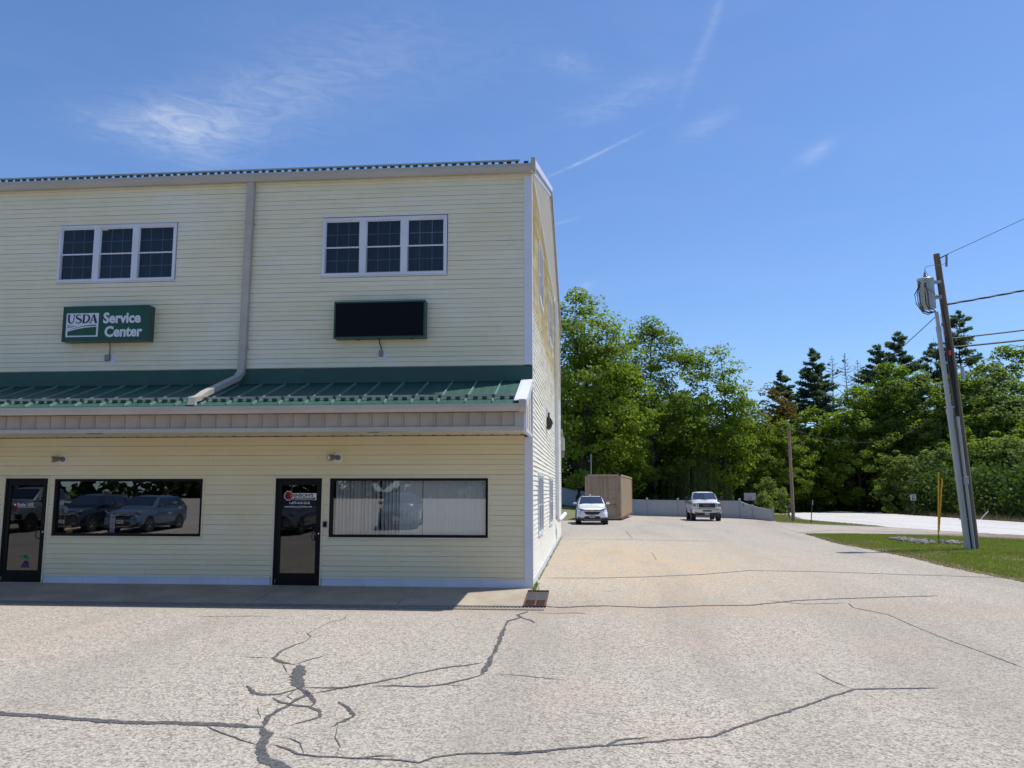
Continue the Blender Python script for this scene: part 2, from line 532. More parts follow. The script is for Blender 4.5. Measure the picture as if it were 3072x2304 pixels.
# ------------------------------------------------------------------ mesh helpers
class MB:
    """collects shapes and links them as ONE mesh object"""
    def __init__(self):
        self.v = []
        self.f = []
        self.m = []

    def add(self, vs, fs, mi=0):
        o = len(self.v)
        self.v += [tuple(p) for p in vs]
        self.f += [tuple(i + o for i in f) for f in fs]
        self.m += [mi] * len(fs)
        return self

    def box(self, x0, x1, y0, y1, z0, z1, mi=0):
        vs = [(x0, y0, z0), (x1, y0, z0), (x1, y1, z0), (x0, y1, z0), (x0, y0, z1), (x1, y0, z1), (x1, y1, z1), (x0, y1, z1)]
        fs = [(0, 3, 2, 1), (4, 5, 6, 7), (0, 1, 5, 4), (1, 2, 6, 5), (2, 3, 7, 6), (3, 0, 4, 7)]
        return self.add(vs, fs, mi)

    def prism(self, poly, axis, a, b, mi=0):
        """extrude a 2D polygon along an axis ('x','y','z') from a to b"""
        n = len(poly)

        def P(p, t):
            if axis == 'x':
                return (t, p[0], p[1])
            if axis == 'y':
                return (p[0], t, p[1])
            return (p[0], p[1], t)
        vs = [P(p, a) for p in poly] + [P(p, b) for p in poly]
        fs = [tuple(range(n - 1, -1, -1)), tuple(range(n, 2 * n))]
        fs += [(i, (i + 1) % n, n + (i + 1) % n, n + i) for i in range(n)]
        return self.add(vs, fs, mi)

    def tube(self, pts, r, n=8, mi=0, cap=True):
        pts = [Vector(p) for p in pts]
        rs = r if isinstance(r, (list, tuple)) else [r] * len(pts)
        vs = []
        up = Vector((0.0123, 0.031, 1))
        for i, p in enumerate(pts):
            d = (pts[min(i + 1, len(pts) - 1)] - pts[max(i - 1, 0)])
            if d.length < 1e-9:
                d = Vector((0, 0, 1))
            d.normalize()
            a = d.cross(up)
            if a.length < 0.05:
                a = d.cross(Vector((1, 0.1, 0)))
            a.normalize()
            b = d.cross(a)
            for k in range(n):
                t = 2 * math.pi * k / n
                vs.append(p + (a * math.cos(t) + b * math.sin(t)) * rs[i])
        fs = []
        for i in range(len(pts) - 1):
            for k in range(n):
                k2 = (k + 1) % n
                fs.append((i * n + k, i * n + k2, (i + 1) * n + k2, (i + 1) * n + k))
        if cap:
            fs.append(tuple(range(n)))
            fs.append(tuple(range((len(pts) - 1) * n, len(pts) * n)))
        return self.add(vs, fs, mi)

    def lathe(self, prof, n=16, o=(0, 0, 0), axis='z', mi=0):
        vs = []
        for (r, h) in prof:
            for k in range(n):
                t = 2 * math.pi * k / n
                c, s = r * math.cos(t), r * math.sin(t)
                if axis == 'z':
                    vs.append((o[0] + c, o[1] + s, o[2] + h))
                elif axis == 'y':
                    vs.append((o[0] + c, o[1] + h, o[2] + s))
                else:
                    vs.append((o[0] + h, o[1] + c, o[2] + s))
        fs = []
        for i in range(len(prof) - 1):
            for k in range(n):
                k2 = (k + 1) % n
                fs.append((i * n + k, i * n + k2, (i + 1) * n + k2, (i + 1) * n + k))
        fs.append(tuple(range(n)))
        fs.append(tuple(range((len(prof) - 1) * n, len(prof) * n)))
        return self.add(vs, fs, mi)

    def build(self, name, mats, parent=None, smooth=False, loc=None, bevel=0.0):
        me = bpy.data.meshes.new(name)
        me.from_pydata(self.v, [], self.f)
        if isinstance(mats, str):
            mats = [mats]
        for mn in mats:
            me.materials.append(MATS[mn])
        if len(mats) > 1:
            me.polygons.foreach_set('material_index', self.m)
        bm = bmesh.new()
        bm.from_mesh(me)
        bmesh.ops.recalc_face_normals(bm, faces=bm.faces)
        bm.to_mesh(me)
        bm.free()
        if smooth:
            me.polygons.foreach_set('use_smooth', [True] * len(me.polygons))
            try:
                me.set_sharp_from_angle(angle=R(40))
            except Exception:
                pass
        o = bpy.data.objects.new(name, me)
        COL.objects.link(o)
        if parent is not None:
            o.parent = parent
        if loc is not None:
            o.location = loc
        if bevel > 0:
            bv = o.modifiers.new('bevel', 'BEVEL')
            bv.width = bevel
            bv.segments = 2
            bv.limit_method = 'ANGLE'
            bv.angle_limit = R(35)
        return o


def empty(name, loc=(0, 0, 0), rz=0.0, parent=None):
    o = bpy.data.objects.new(name, None)
    COL.objects.link(o)
    o.location = loc
    o.rotation_euler = (0, 0, rz)
    o.empty_display_size = 0.2
    if parent is not None:
        o.parent = parent
    return o


def tag(o, label=None, cat=None, group=None, kind=None):
    if label:
        o['label'] = label
    if cat:
        o['category'] = cat
    if group:
        o['group'] = group
    if kind:
        o['kind'] = kind
    return o


def copy_obj(o, parent=None, loc=None, rot=None, scale=None):
    c = o.copy()
    COL.objects.link(c)
    if parent is not None:
        c.parent = parent
    if loc is not None:
        c.location = loc
    if rot is not None:
        c.rotation_euler = rot
    if scale is not None:
        c.scale = scale
    return c


def copy_tree(o, parent=None):
    c = o.copy()
    COL.objects.link(c)
    if parent is not None:
        c.parent = parent
    for ch in list(o.children):
        copy_tree(ch, c)
    return c


def text_mesh(name, body, mat, parent, size, loc, facing='front', bold=0.0, sx=1.0, shear=0.0, align='LEFT', depth=0.002):
    """lettering as a flat mesh standing in the XZ plane (facing -Y)"""
    cu = bpy.data.curves.new(name, 'FONT')
    cu.body = body
    cu.size = size
    cu.offset = bold
    cu.shear = shear
    cu.align_x = align
    cu.extrude = depth
    cu.resolution_u = 3
    tmp = bpy.data.objects.new(name, cu)
    COL.objects.link(tmp)
    dg = bpy.context.evaluated_depsgraph_get()
    me = bpy.data.meshes.new_from_object(tmp.evaluated_get(dg))
    bpy.data.objects.remove(tmp)
    bpy.data.curves.remove(cu)
    me.materials.clear()
    me.materials.append(MATS[mat])
    M = Matrix.Rotation(R(90), 4, 'X') @ Matrix.Diagonal((sx, 1, 1, 1))
    me.transform(M)
    o = bpy.data.objects.new(name, me)
    COL.objects.link(o)
    o.parent = parent
    o.location = loc
    return o


def np_mesh(name, verts, faces, mat, shade=None):
    """mesh from numpy arrays: verts (n,3), faces (m,k) all the same k"""
    me = bpy.data.meshes.new(name)
    nv, nf, k = len(verts), len(faces), faces.shape[1]
    me.vertices.add(nv)
    me.vertices.foreach_set('co', np.ascontiguousarray(verts, dtype=np.float32).ravel())
    me.loops.add(nf * k)
    me.loops.foreach_set('vertex_index', np.ascontiguousarray(faces, dtype=np.int32).ravel())
    me.polygons.add(nf)
    me.polygons.foreach_set('loop_start', np.arange(0, nf * k, k, dtype=np.int32))
    me.polygons.foreach_set('loop_total', np.full(nf, k, dtype=np.int32))
    me.update(calc_edges=True)
    me.materials.append(MATS[mat])
    if shade is not None:
        a = me.attributes.new('shade', 'FLOAT', 'FACE')
        a.data.foreach_set('value', np.ascontiguousarray(shade, dtype=np.float32))
    return me


def link_mesh(name, me, parent=None, loc=None):
    o = bpy.data.objects.new(name, me)
    COL.objects.link(o)
    if parent is not None:
        o.parent = parent
    if loc is not None:
        o.location = loc
    return o


# ------------------------------------------------------------------ terrain
def ss(a, b, x):
    t = np.clip((x - a) / (b - a), 0, 1)
    return t * t * (3 - 2 * t)


def sp(x, w):
    return w * np.log1p(np.exp(np.clip(x / w, -40, 40)))


def T(x, y):
    x = np.asarray(x, float)
    y = np.asarray(y, float)
    z = -0.012 * sp(y - 36, 3.0) * ss(-3, 6, x)
    z = z - 0.13 * np.exp(-((y + 2.05) / 1.2) ** 2) * (1 - ss(0.4, 1.4, x))
    z = z + 0.03 * sp(-y - 17, 1.0)
    return z


def Tz(x, y):
    return float(T(x, y))


def strip_sheet(name, mat, ys, xl, xr, nx, lift, xcols=None, noise=0.0):
    """sheet over the terrain between two edges given for each y"""
    ys = np.asarray(ys, float)
    vs = np.zeros((len(ys), nx, 3))
    for i, y in enumerate(ys):
        a, b = xl(y), xr(y)
        x = np.linspace(a, b, nx)
        if xcols is not None:
            extra = np.clip(np.asarray(xcols), a, b)
            x = np.sort(np.concatenate([np.linspace(a, b, nx - len(extra)), extra]))
        vs[i, :, 0] = x
        vs[i, :, 1] = y
        vs[i, :, 2] = T(x, np.full_like(x, y)) + lift
    idx = np.arange(len(ys) * nx).reshape(len(ys), nx)
    fs = np.stack([idx[:-1, :-1].ravel(), idx[:-1, 1:].ravel(), idx[1:, 1:].ravel(), idx[1:, :-1].ravel()], 1)
    me = np_mesh(name, vs.reshape(-1, 3), fs, mat)
    me.polygons.foreach_set('use_smooth', [True] * len(me.polygons))
    return link_mesh(name, me)


def interp(tab):
    ys = [p[0] for p in tab]
    xs = [p[1] for p in tab]
    return lambda y: float(np.interp(y, ys, xs))


def jit(f, amp, seed):
    r = np.random.default_rng(seed)
    ph = r.uniform(0, 6.28, 5)
    fr = r.uniform(0.7, 6.0, 5)
    return lambda y: f(y) + amp * sum(math.sin(fr[k] * y + ph[k]) / (1 + k * .4) for k in range(5)) / 2.5


isl_near = [(-60, 11.4), (-20, 10.9), (2.2, 10.5), (3, 10.42), (5.3, 10.36), (8.1, 10.6), (11.9, 10.55), (15.2, 10.42), (19.6, 10.83), (21.46, 10.95), (22.0, 11.2)]
isl_far = [(-60, 23.0), (0, 21.6), (12, 20.4), (18.6, 18.8), (20.58, 16.86), (21.78, 14.4), (22.0, 11.4)]
road_near = [(-60, 24.2), (0, 22.6), (12, 21.5), (21.35, 20.0), (24.8, 18.6), (29.2, 17.45), (38.4, 16.45), (44, 16.4), (54, 18.3), (70, 21.5), (95, 28.5), (130, 40), (160, 52)]
road_far = [(-60, 33.5), (0, 31.2), (20, 29.6), (38.1, 28.5), (48.4, 29.4), (61.7, 31.2), (80, 34.0), (117, 42.5), (160, 56)]
strip_near = [(29.3, 17.45), (30.9, 16.25), (33.2, 14.4), (34.8, 13.82), (36.8, 13.25), (39.6, 13.5), (44.9, 13.2), (47.2, 12.7), (53.5, 8.75), (56.6, 6.4), (59.0, 5.4), (75, -1.8)]

lot_right = [(-60, 11.6), (22.0, 11.6), (22.05, 11.6), (22.3, 19.3), (29.2, 17.5)] + strip_near[1:]
lot_left = [(-60, -45), (25, -45), (30, -12), (36, -4), (38.2, -0.7), (39.4, 0.6), (41, 1.2), (59, 3.5), (75, -2.5)]

big = 900.0
gx = np.array([-big, -200, -80, -50, -20, -6, -3, 0, 3, 6, 10, 20, 30, 40, 60, 90, 150, 300, big])
gy = np.array([-big, -200, -80, -40, -24, -20, -18, -17, -16, -14, 0, 20, 30, 34, 36, 38, 42, 50, 60, 80, 110, 160, 300, big])
GX, GY = np.meshgrid(gx, gy)
GZ = T(GX, np.clip(GY, -60, 130)) - 0.22
idx = np.arange(GX.size).reshape(GX.shape)
fs = np.stack([idx[:-1, :-1].ravel(), idx[:-1, 1:].ravel(), idx[1:, 1:].ravel(), idx[1:, :-1].ravel()], 1)
gme = np_mesh('ground', np.stack([GX.ravel(), GY.ravel(), GZ.ravel()], 1), fs, 'forest_floor')
tag(link_mesh('ground', gme), kind='structure')

ys = np.unique(np.round(np.concatenate([np.arange(-60, -20, 2.0), np.arange(-20, -5, 0.5), np.arange(-5, 1, 0.15), np.arange(1, 22, 0.5),
                                       np.arange(21.9, 22.5, 0.1), np.arange(22.5, 60, 0.5)]), 3))
lot = strip_sheet('parking_lot', 'lot_asphalt', ys, interp(lot_left), jit(interp(lot_right), 0.06, 3), 46, 0.0,
                  xcols=[-14, -10, -6, -3, -1.2, 0, .2, .4, .6, .8, 1.0, 1.2, 1.4, 1.8])
tag(lot, kind='structure')
ys = np.concatenate([np.arange(-60, 20, 2.0), np.arange(20, 60, 1.0), np.arange(60, 161, 5.0)])
road = strip_sheet('road', 'road_asphalt', ys, jit(interp(road_near), 0.08, 5), interp(road_far), 14, 0.008)
tag(road, kind='structure')
ys = np.concatenate([np.arange(-60, 0, 2.0), np.arange(0, 22.05, 0.4)])
island = strip_sheet('grass_verge', 'turf', ys, jit(interp(isl_near), 0.10, 9), jit(interp(isl_far), 0.10, 11), 26, 0.010)
tag(island, kind='structure')
shoulder = strip_sheet('road_shoulder', 'bare_soil', np.arange(-60, 22.4, 0.6), lambda y: interp(isl_far)(y) - 0.9 - 0.6 * math.sin(y * 1.3) * math.sin(y * .37),
                       lambda y: interp(road_near)(y) + 0.3, 6, 0.016)
tag(shoulder, kind='structure')
ys = np.arange(30.0, 75, 0.5)
vl = jit(interp(strip_near), 0.08, 13)
verge2 = strip_sheet('roadside_strip', 'turf', ys, vl, lambda y: max(vl(y) + .1, interp(road_near)(y) - 0.1), 14, 0.012)
tag(verge2, kind='structure')
vsoil = strip_sheet('gravel_edge', 'bare_soil', np.arange(31.0, 60, 0.5), lambda y: 0.45 * vl(y) + 0.55 * interp(road_near)(y) + .2 * math.sin(y * 1.9),
                    lambda y: interp(road_near)(y) + 0.2, 6, 0.018)
tag(vsoil, kind='structure')

# grassy bank at the left behind the cars
bys = np.arange(38.3, 73, 0.7)
bank_v = []
nxb = 22
bx0, bx1 = -14.0, 5.0
for y in bys:
    for k in range(nxb):
        x = bx0 + (bx1 - bx0) * k / (nxb - 1)
        up = float(ss(38.3, 66, y)) * 0.75 * float(1 - ss(-1.5, 4.5, x))
        low = -0.4 * float(ss(0.6, 2.2, x - 0.03 * (y - 38)))
        bank_v.append((x, y, Tz(x, y) + 0.02 + up * (0.5 + .5 * float(1 - ss(-6, 2, x))) + low))
idx = np.arange(len(bys) * nxb).reshape(len(bys), nxb)
fs = np.stack([idx[:-1, :-1].ravel(), idx[:-1, 1:].ravel(), idx[1:, 1:].ravel(), idx[1:, :-1].ravel()], 1)
tag(link_mesh('grass_bank', np_mesh('grass_bank', np.array(bank_v), fs, 'turf')), kind='structure')

CRACKS = [
   (0.007, [(-2.71, -3.67), (-2.61, -4.23), (-2.73, -4.52), (-2.72, -5.1), (-2.72, -5.54), (-2.6, -5.74), (-2.55, -6.11)]) ,
   (0.022, [(-2.55, -6.11), (-2.61, -6.39), (-2.63, -6.75), (-2.56, -7.18), (-2.36, -7.41), (-2.18, -7.49)]) ,
   (0.072, [(-2.12, -7.51), (-2.03, -7.8), (-1.84, -8.38), (-1.74, -8.56)]) ,
   (0.036, [(-1.74, -8.56), (-1.58, -8.8), (-1.61, -9.01), (-1.63, -9.33), (-1.65, -9.63), (-1.58, -9.9)]) ,
   (0.045, [(-1.58, -9.9), (-1.46, -10.14), (-1.4, -10.37), (-1.34, -10.54), (-1.21, -10.73), (-1.05, -10.86), (-0.88, -11.02)]) ,
   (0.034, [(0.09, -2.29), (-0.02, -3.23), (0.08, -3.71), (-0.08, -4.17), (-0.08, -4.77)]) ,
   (0.052, [(-0.08, -4.77), (-0.03, -5.91), (-0.02, -6.73)]) ,
   (0.062, [(-0.02, -6.73), (-0.01, -7.44), (-0.02, -7.8)]) ,
   (0.024, [(0.08, -3.71), (0.24, -4.03), (0.34, -4.31)]) ,
   (0.015, [(-0.02, -7.8), (-0.11, -7.98), (-0.3, -8.24), (-0.39, -8.32), (-0.56, -8.4), (-0.84, -8.39), (-1.04, -8.42)]) ,
   (0.007, [(-0.36, -8.28), (-0.21, -8.32), (-0.08, -8.33)]) ,
   (0.014, [(-0.08, -7.2), (-0.26, -7.37), (-0.46, -7.5), (-0.69, -7.77), (-0.87, -8.04), (-1.06, -8.27), (-1.28, -8.48), (-1.5, -8.54), (-1.71, -8.54)]) ,
   (0.009, [(-1.06, -8.27), (-1.28, -8.5), (-1.46, -8.67), (-1.57, -8.78)]) ,
   (0.018, [(-2.32, -8.5), (-2.13, -8.78), (-2.03, -8.85), (-1.86, -8.83), (-1.79, -8.68), (-1.74, -8.56)]) ,
   (0.015, [(-1.86, -8.96), (-1.74, -9.12), (-1.58, -9.2), (-1.41, -9.25), (-1.26, -9.39), (-1.2, -9.56), (-1.27, -9.68), (-1.37, -9.81)]) ,
   (0.02, [(-1.2, -9.04), (-1.08, -9.22), (-0.92, -9.48), (-0.94, -9.62), (-0.99, -9.73), (-1.01, -9.86)]) ,
   (0.005, [(-0.99, -9.73), (-0.89, -10.14), (-0.78, -10.36), (-0.76, -10.57)]) ,
   (0.011, [(-1.33, -10.34), (-1.18, -10.44), (-1.05, -10.55), (-0.93, -10.59), (-0.72, -10.61), (-0.51, -10.61), (-0.25, -10.63), (-0.11, -10.67), (-0.02, -10.54), (0.13, -10.45), (0.4, -10.4), (0.66, -10.36), (0.95, -10.24)]) ,
   (0.005, [(-1.39, -10.16), (-1.24, -10.19), (-1.12, -10.3), (-1.0, -10.55)]) ,
   (0.008, [(-2.07, -9.91), (-1.86, -10.08), (-1.63, -10.25), (-1.44, -10.37)]) ,
   (0.011, [(-2.18, -7.47), (-2.1, -7.19), (-2.0, -6.96)]) ,
   (0.006, [(-3.0, -7.11), (-2.56, -7.18)]) ,
   (0.006, [(-2.34, -7.46), (-2.12, -7.9)]) ,
   (0.008, [(-1.77, -8.52), (-1.76, -8.71), (-1.75, -8.89), (-1.66, -9.01)]) ,
   (0.023, [(-1.63, -8.7), (-1.42, -9.06), (-1.39, -9.25)]) ,
   (0.008, [(-5.05, -4.13), (-4.6, -4.13), (-4.13, -3.99), (-3.81, -4.04)]) ,
   (0.009, [(-0.58, -10.61), (-0.44, -10.54), (-0.29, -10.55)]) ,
   (0.005, [(0.09, -7.74), (0.39, -7.81), (0.87, -7.97)]) ,
   (0.006, [(-1.86, -9.35), (-1.71, -9.63)]) ,
   (0.022, [(0.3, -1.61), (1.24, -2.38), (2.19, -2.56), (3.05, -2.25), (3.91, -2.11), (4.83, -1.42), (5.99, -0.99), (7.64, -0.5)]) ,
   (0.015, [(0.23, -2.48), (1.12, -3.26)]) ,
   (0.019, [(0.22, 1.95), (1.28, 2.05), (2.47, 2.41), (3.78, 3.06), (5.07, 4.15), (6.73, 4.01), (8.48, 3.49), (10.35, 2.98)]) ,
   (0.023, [(0.08, 16.92), (2.85, 16.85), (5.98, 15.9)]) ,
   (0.029, [(3.0, 24.13), (2.96, 17.18)]) ,
   (0.013, [(5.66, -1.66), (5.56, -2.25), (5.86, -3.02), (5.83, -4.05), (5.83, -5.02), (5.88, -5.84), (5.93, -6.94)]) ,
   (0.015, [(0.46, -10.44), (0.72, -10.36), (0.98, -10.23), (1.25, -10.15), (1.35, -10.0), (1.58, -9.91)]) ,
   (0.012, [(1.25, -10.15), (1.76, -9.96), (2.11, -9.83), (2.25, -9.66), (2.58, -9.31), (2.97, -8.93), (3.43, -8.42), (3.75, -8.11), (3.99, -8.07), (4.59, -7.99)]) ,
   (0.009, [(3.57, -7.33), (3.62, -7.77), (3.72, -8.11)]) ,
   (0.033, [(10.76, 22.58), (13.22, 25.56), (16.1, 24.17), (18.23, 22.84)]) ,
   (0.01, [(4.32, -1.47), (4.84, -1.89), (5.66, -1.66)]) ,
   (0.013, [(3.17, 10.09), (3.06, 6.94)]) ,
   (0.035, [(-4.26, -9.68), (-3.71, -9.75), (-2.87, -9.88), (-2.15, -9.86), (-1.72, -9.89), (-1.57, -9.92)]) ,
]



def build_cracks():
    r = random.Random(4)
    for w, pts in CRACKS:
        P = [Vector((x, y)) for x, y in pts]
        S = []
        for a, b in zip(P[:-1], P[1:]):
            n = max(2, int((b - a).length / 0.06))
            n = min(n, 60)
            for k in range(n):
                S.append(a.lerp(b, k / n))
        S.append(P[-1])
        vs, fs_, ed = [], [], []
        for i, s in enumerate(S):
            t = (S[min(i + 1, len(S) - 1)] - S[max(i - 1, 0)])
            t.normalize()
            dep = s.y + 16.8
            k = min(3.2, max(1.0, dep / 2.6))
            we = w * (abs(t.y) + abs(t.x) * k) * 0.5
            ends = min(1.0, 0.25 + 0.25 * min(i, len(S) - 1 - i))
            nrm = Vector((-t.y, t.x))
            s2 = s + nrm * r.gauss(0, 0.3) * min(we, 0.02)
            a = we * ends * r.uniform(0.7, 1.3)
            b = we * ends * r.uniform(0.7, 1.3)
            for q, e in ((s2 + nrm * a * 1.5, 1.0), (s2 + nrm * a * .5, 0.0), (s2 - nrm * b * .5, 0.0), (s2 - nrm * b * 1.5, 1.0)):
                vs.append((q.x, q.y, Tz(q.x, q.y) + 0.005))
                ed.append(e)
            if i:
                j = 4 * i
                fs_ += [(j - 4 + c, j - 3 + c, j + 1 + c, j + c) for c in range(3)]
        o = MB().add(vs, fs_).build('crack_seal', 'crack_sealant', lot)
        at = o.data.attributes.new('edge', 'FLOAT', 'POINT')
        at.data.foreach_set('value', ed)


build_cracks()

# ------------------------------------------------------------------ sidewalk slabs and drains
walk = empty('sidewalk', (0, 0, 0))
tag(walk, kind='structure')
for i, (xa, xb) in enumerate([(-20.0, -15.2), (-15.2, -11.35), (-11.35, -8.2), (-8.2, -5.1), (-5.1, -2.35), (-2.35, -0.02)]):
    m = MB()
    g = 0.012
    ya, yb = -1.80, -0.015
    za, zb = -0.098, 0.013
    if xb > -0.1:
        poly = [(xa + g, yb), (xb, yb), (xb - 0.03, ya + 0.02), (xa + g, ya)]
    else:
        poly = [(xa + g, yb), (xb - g, yb), (xb - g, ya), (xa + g, ya)]
    vs = [(x, y, zb + (za - zb) * (y - yb) / (ya - yb) - 0.002 * (i % 3)) for x, y in poly] + [(x, y, -0.4) for x, y in poly]
    m.add(vs, [(0, 1, 2, 3), (7, 6, 5, 4), (0, 4, 5, 1), (1, 5, 6, 2), (2, 6, 7, 3), (3, 7, 4, 0)])
    m.build('slab', 'concrete', walk, bevel=0.012)

drain = empty('trench_drain', (0, -2.0, -0.1))
tag(drain, 'long slotted steel trench drain along the edge of the shaded sidewalk', 'drain')
m = MB()
dz = lambda x: Tz(x, -1.95)
m.box(-20, 0.36, -0.155 + 0.0, -0.140, -0.30, -0.012)
m.box(-20, 0.36, 0.125, 0.140, -0.30, -0.012)
m.build('channel_edge', 'steel_grate', drain)
MB().box(-20, 0.34, -0.139, 0.124, -0.34, -0.10).build('channel', 'grate_dark', drain)
barb = MB().box(-0.016, 0.016, -0.138, 0.123, -0.045, -0.014)
bar0 = None
for k in range(190):
    x = 0.33 - k * 0.066
    if bar0 is None:
        bar0 = barb.build('grate_bar', 'steel_grate', drain, loc=(x, 0, 0))
    else:
        copy_obj(bar0, loc=(x, 0, 0))

basin = empty('catch_basin', (0.17, -1.17, 0))
tag(basin, 'rusty red catch basin grate with slate cover at the building corner', 'drain grate')
bz0, bz1 = 0.012, 0.022


def basin_z(y):
    return max(Tz(0.0, y - 1.17), Tz(0.35, y - 1.17)) + 0.012


m = MB()
for x in (-0.20, 0.0, 0.185):
    for (ya, yb) in ((-0.62, -0.15), (-0.15, 0.62)):
        za, zb = basin_z(ya), basin_z(yb)
        m.add([(x - .016, ya, za), (x + .016, ya, za), (x + .016, yb, zb), (x - .016, yb, zb), (x - .016, ya, za + .02), (x + .016, ya, za + .02), (x + .016, yb, zb + .02), (x - .016, yb, zb + .02)],
              [(0, 1, 2, 3), (4, 5, 6, 7), (0, 1, 5, 4), (1, 2, 6, 5), (2, 3, 7, 6), (3, 0, 4, 7)])
m.box(-0.21, 0.20, 0.60, 0.63, 0.0, 0.03)
m.build('frame', 'rusty_iron', basin)
m = MB()
m.add([(-.19, -.12, basin_z(-.12) + .004), (.18, -.12, basin_z(-.12) + .004), (.18, .6, basin_z(.6) + .004), (-.19, .6, basin_z(.6) + .004),
       (-.19, -.12, basin_z(-.12) + .014), (.18, -.12, basin_z(-.12) + .014), (.18, .6, basin_z(.6) + .014), (-.19, .6, basin_z(.6) + .014)],
      [(0, 1, 2, 3), (4, 5, 6, 7), (0, 1, 5, 4), (1, 2, 6, 5), (2, 3, 7, 6), (3, 0, 4, 7)])
m.build('cover_plate', 'grate_dark', basin)
m = MB()
m.add([(-.19, -.62, basin_z(-.62) - .004), (.18, -.62, basin_z(-.62) - .004), (.18, -.12, basin_z(-.12) - .004), (-.19, -.12, basin_z(-.12) - .004)], [(0, 1, 2, 3)])
m.build('pit', 'black_rubber', basin)
for k in range(13):
    y = -0.59 + k * 0.037
    z = basin_z(y)
    MB().box(-0.185, 0.172, y - .010, y + .010, z - .002, z + .012).build('grate_bar', 'rusty_iron', basin)

# ------------------------------------------------------------------ the office building
bld = empty('office_building', (0, 0, 0))
tag(bld, 'two storey cream clapboard office building with green metal canopy roof', 'office building')
WX = -17.0      # how far the front is modelled to the left
D_SIDE = 18.9
EAVE = 8.80
LAP = 0.1036

shop_wins = [(-10.31, -6.985, 0.995, 2.200), (-4.222, -0.893, 0.995, 2.205)]
doors = [(-11.44, -10.465, 0.0, 2.215), (-5.392, -4.392, -0.01, 2.210)]
upper_wins = [(-10.63, -7.855, 6.525, 7.870), (-4.556, -1.788, 6.518, 7.862)]
low_open = [(a - .03, b + .03, c - .03 if c > .5 else c, d + .03) for a, b, c, d in shop_wins + doors]
up_open = list(upper_wins)
side_wins = [(1.95, 3.95, 0.90, 2.34), (7.58, 9.75, 0.90, 2.34), (2.62, 4.45, 6.62, 8.14), (8.05, 10.15, 6.62, 8.14)]


def rake_z(y):
    return 8.93 + 0.315 * (min(y + 0.2, 19.1 - y))


# solid wall behind the siding, with the openings left free
def wall_cells(m, us, vs_, openings, put):
    for i in range(len(us) - 1):
        for j in range(len(vs_) - 1):
            cu, cv = (us[i] + us[i + 1]) / 2, (vs_[j] + vs_[j + 1]) / 2
            if any(a < cu < b and c < cv < d for a, b, c, d in openings):
                continue
            put(m, us[i], us[i + 1], vs_[j], vs_[j + 1])


m = MB()
ops = shop_wins + doors + upper_wins
us = sorted(set([WX - 6, -0.03] + [v for o in ops for v in o[:2]]))
vz = sorted(set([-0.3, EAVE] + [v for o in ops for v in o[2:]]))
wall_cells(m, us, vz, ops, lambda m, a, b, c, d: m.box(a, b, 0.012, 0.14, c, d))
us = sorted(set([0.15, D_SIDE] + [v for o in side_wins for v in o[:2]]))
vz = sorted(set([-0.3, EAVE] + [v for o in side_wins for v in o[2:]]))
wall_cells(m, us, vz, side_wins, lambda m, a, b, c, d: m.box(-0.14, -0.020, a, b, c, d))
m.box(WX - 6, -0.03, D_SIDE - .12, D_SIDE, -0.3, EAVE)
m.box(WX - 6, WX - 5.9, 0.15, D_SIDE - .12, -0.3, EAVE)
m.prism([(0.15, EAVE), (D_SIDE, EAVE), (9.45, 11.78)], 'x', -0.14, -0.020)
m.build('wall_core', 'room_wall', bld)


def lap_piece(plane, z0, z1, s0, s1, mat, seed, amp, lift=0.0, lim=None):
    """one vinyl panel: overlapping courses between heights z0..z1, from s0 to s1 along the wall"""
    groove = -0.001 if mat == 'vinyl_siding' else (-0.003 if plane == 'front' else 0.001)
    prof = []
    k = math.floor(z0 / LAP + 1e-6)

    def off(zz, k):
        return 0.020 - 0.016 * (zz - k * LAP) / LAP
    while k * LAP < z1 - 1e-4:
        a, b = max(z0, k * LAP), min(z1, (k + 1) * LAP)
        if b - a > 0.012:
            prof.append((a, groove))
            prof.append((a, off(a, k)))
            prof.append((b - 0.0050, off(b, k)))
            prof.append((b - 0.0050, groove))
        k += 1
    if len(prof) < 4:
        return None
    ns = max(2, int((s1 - s0) / 0.45) + 1)
    r = np.random.default_rng(seed)
    ph = r.uniform(0, 6.28, 4)
    vs, fs_ = [], []
    for i in range(ns + 1):
        u = i / ns
        for j, (zz, o) in enumerate(prof):
            a, b = s0, s1
            if lim is not None:
                la, lb = lim(zz)
                a, b = max(a, la), min(b, lb)
                if b < a:
                    a = b = (la + lb) / 2
            s = a + (b - a) * u
            w = amp * (math.sin(1.7 * s + ph[0] + 3 * zz) + 0.6 * math.sin(4.1 * s + ph[1]) + .5 * math.sin(0.6 * s + ph[2]))
            dz_ = amp * 0.8 * math.sin(1.1 * s + ph[3])
            oo = o + lift + (w if o > 0.002 else 0.0)
            if plane == 'front':
                vs.append((s, -oo, zz + dz_))
            else:
                vs.append((oo, s, zz + dz_))
    n = len(prof)
    for i in range(ns):
        for j in range(n - 1):
            fs_.append((i * n + j, i * n + j + 1, (i + 1) * n + j + 1, (i + 1) * n + j))
    for e in (0, ns):
        fs_ += [(e * n + 4 * q, e * n + 4 * q + 1, e * n + 4 * q + 2, e * n + 4 * q + 3) for q in range(n // 4)]
    return MB().add(vs, fs_).build('siding_panel', mat, bld)


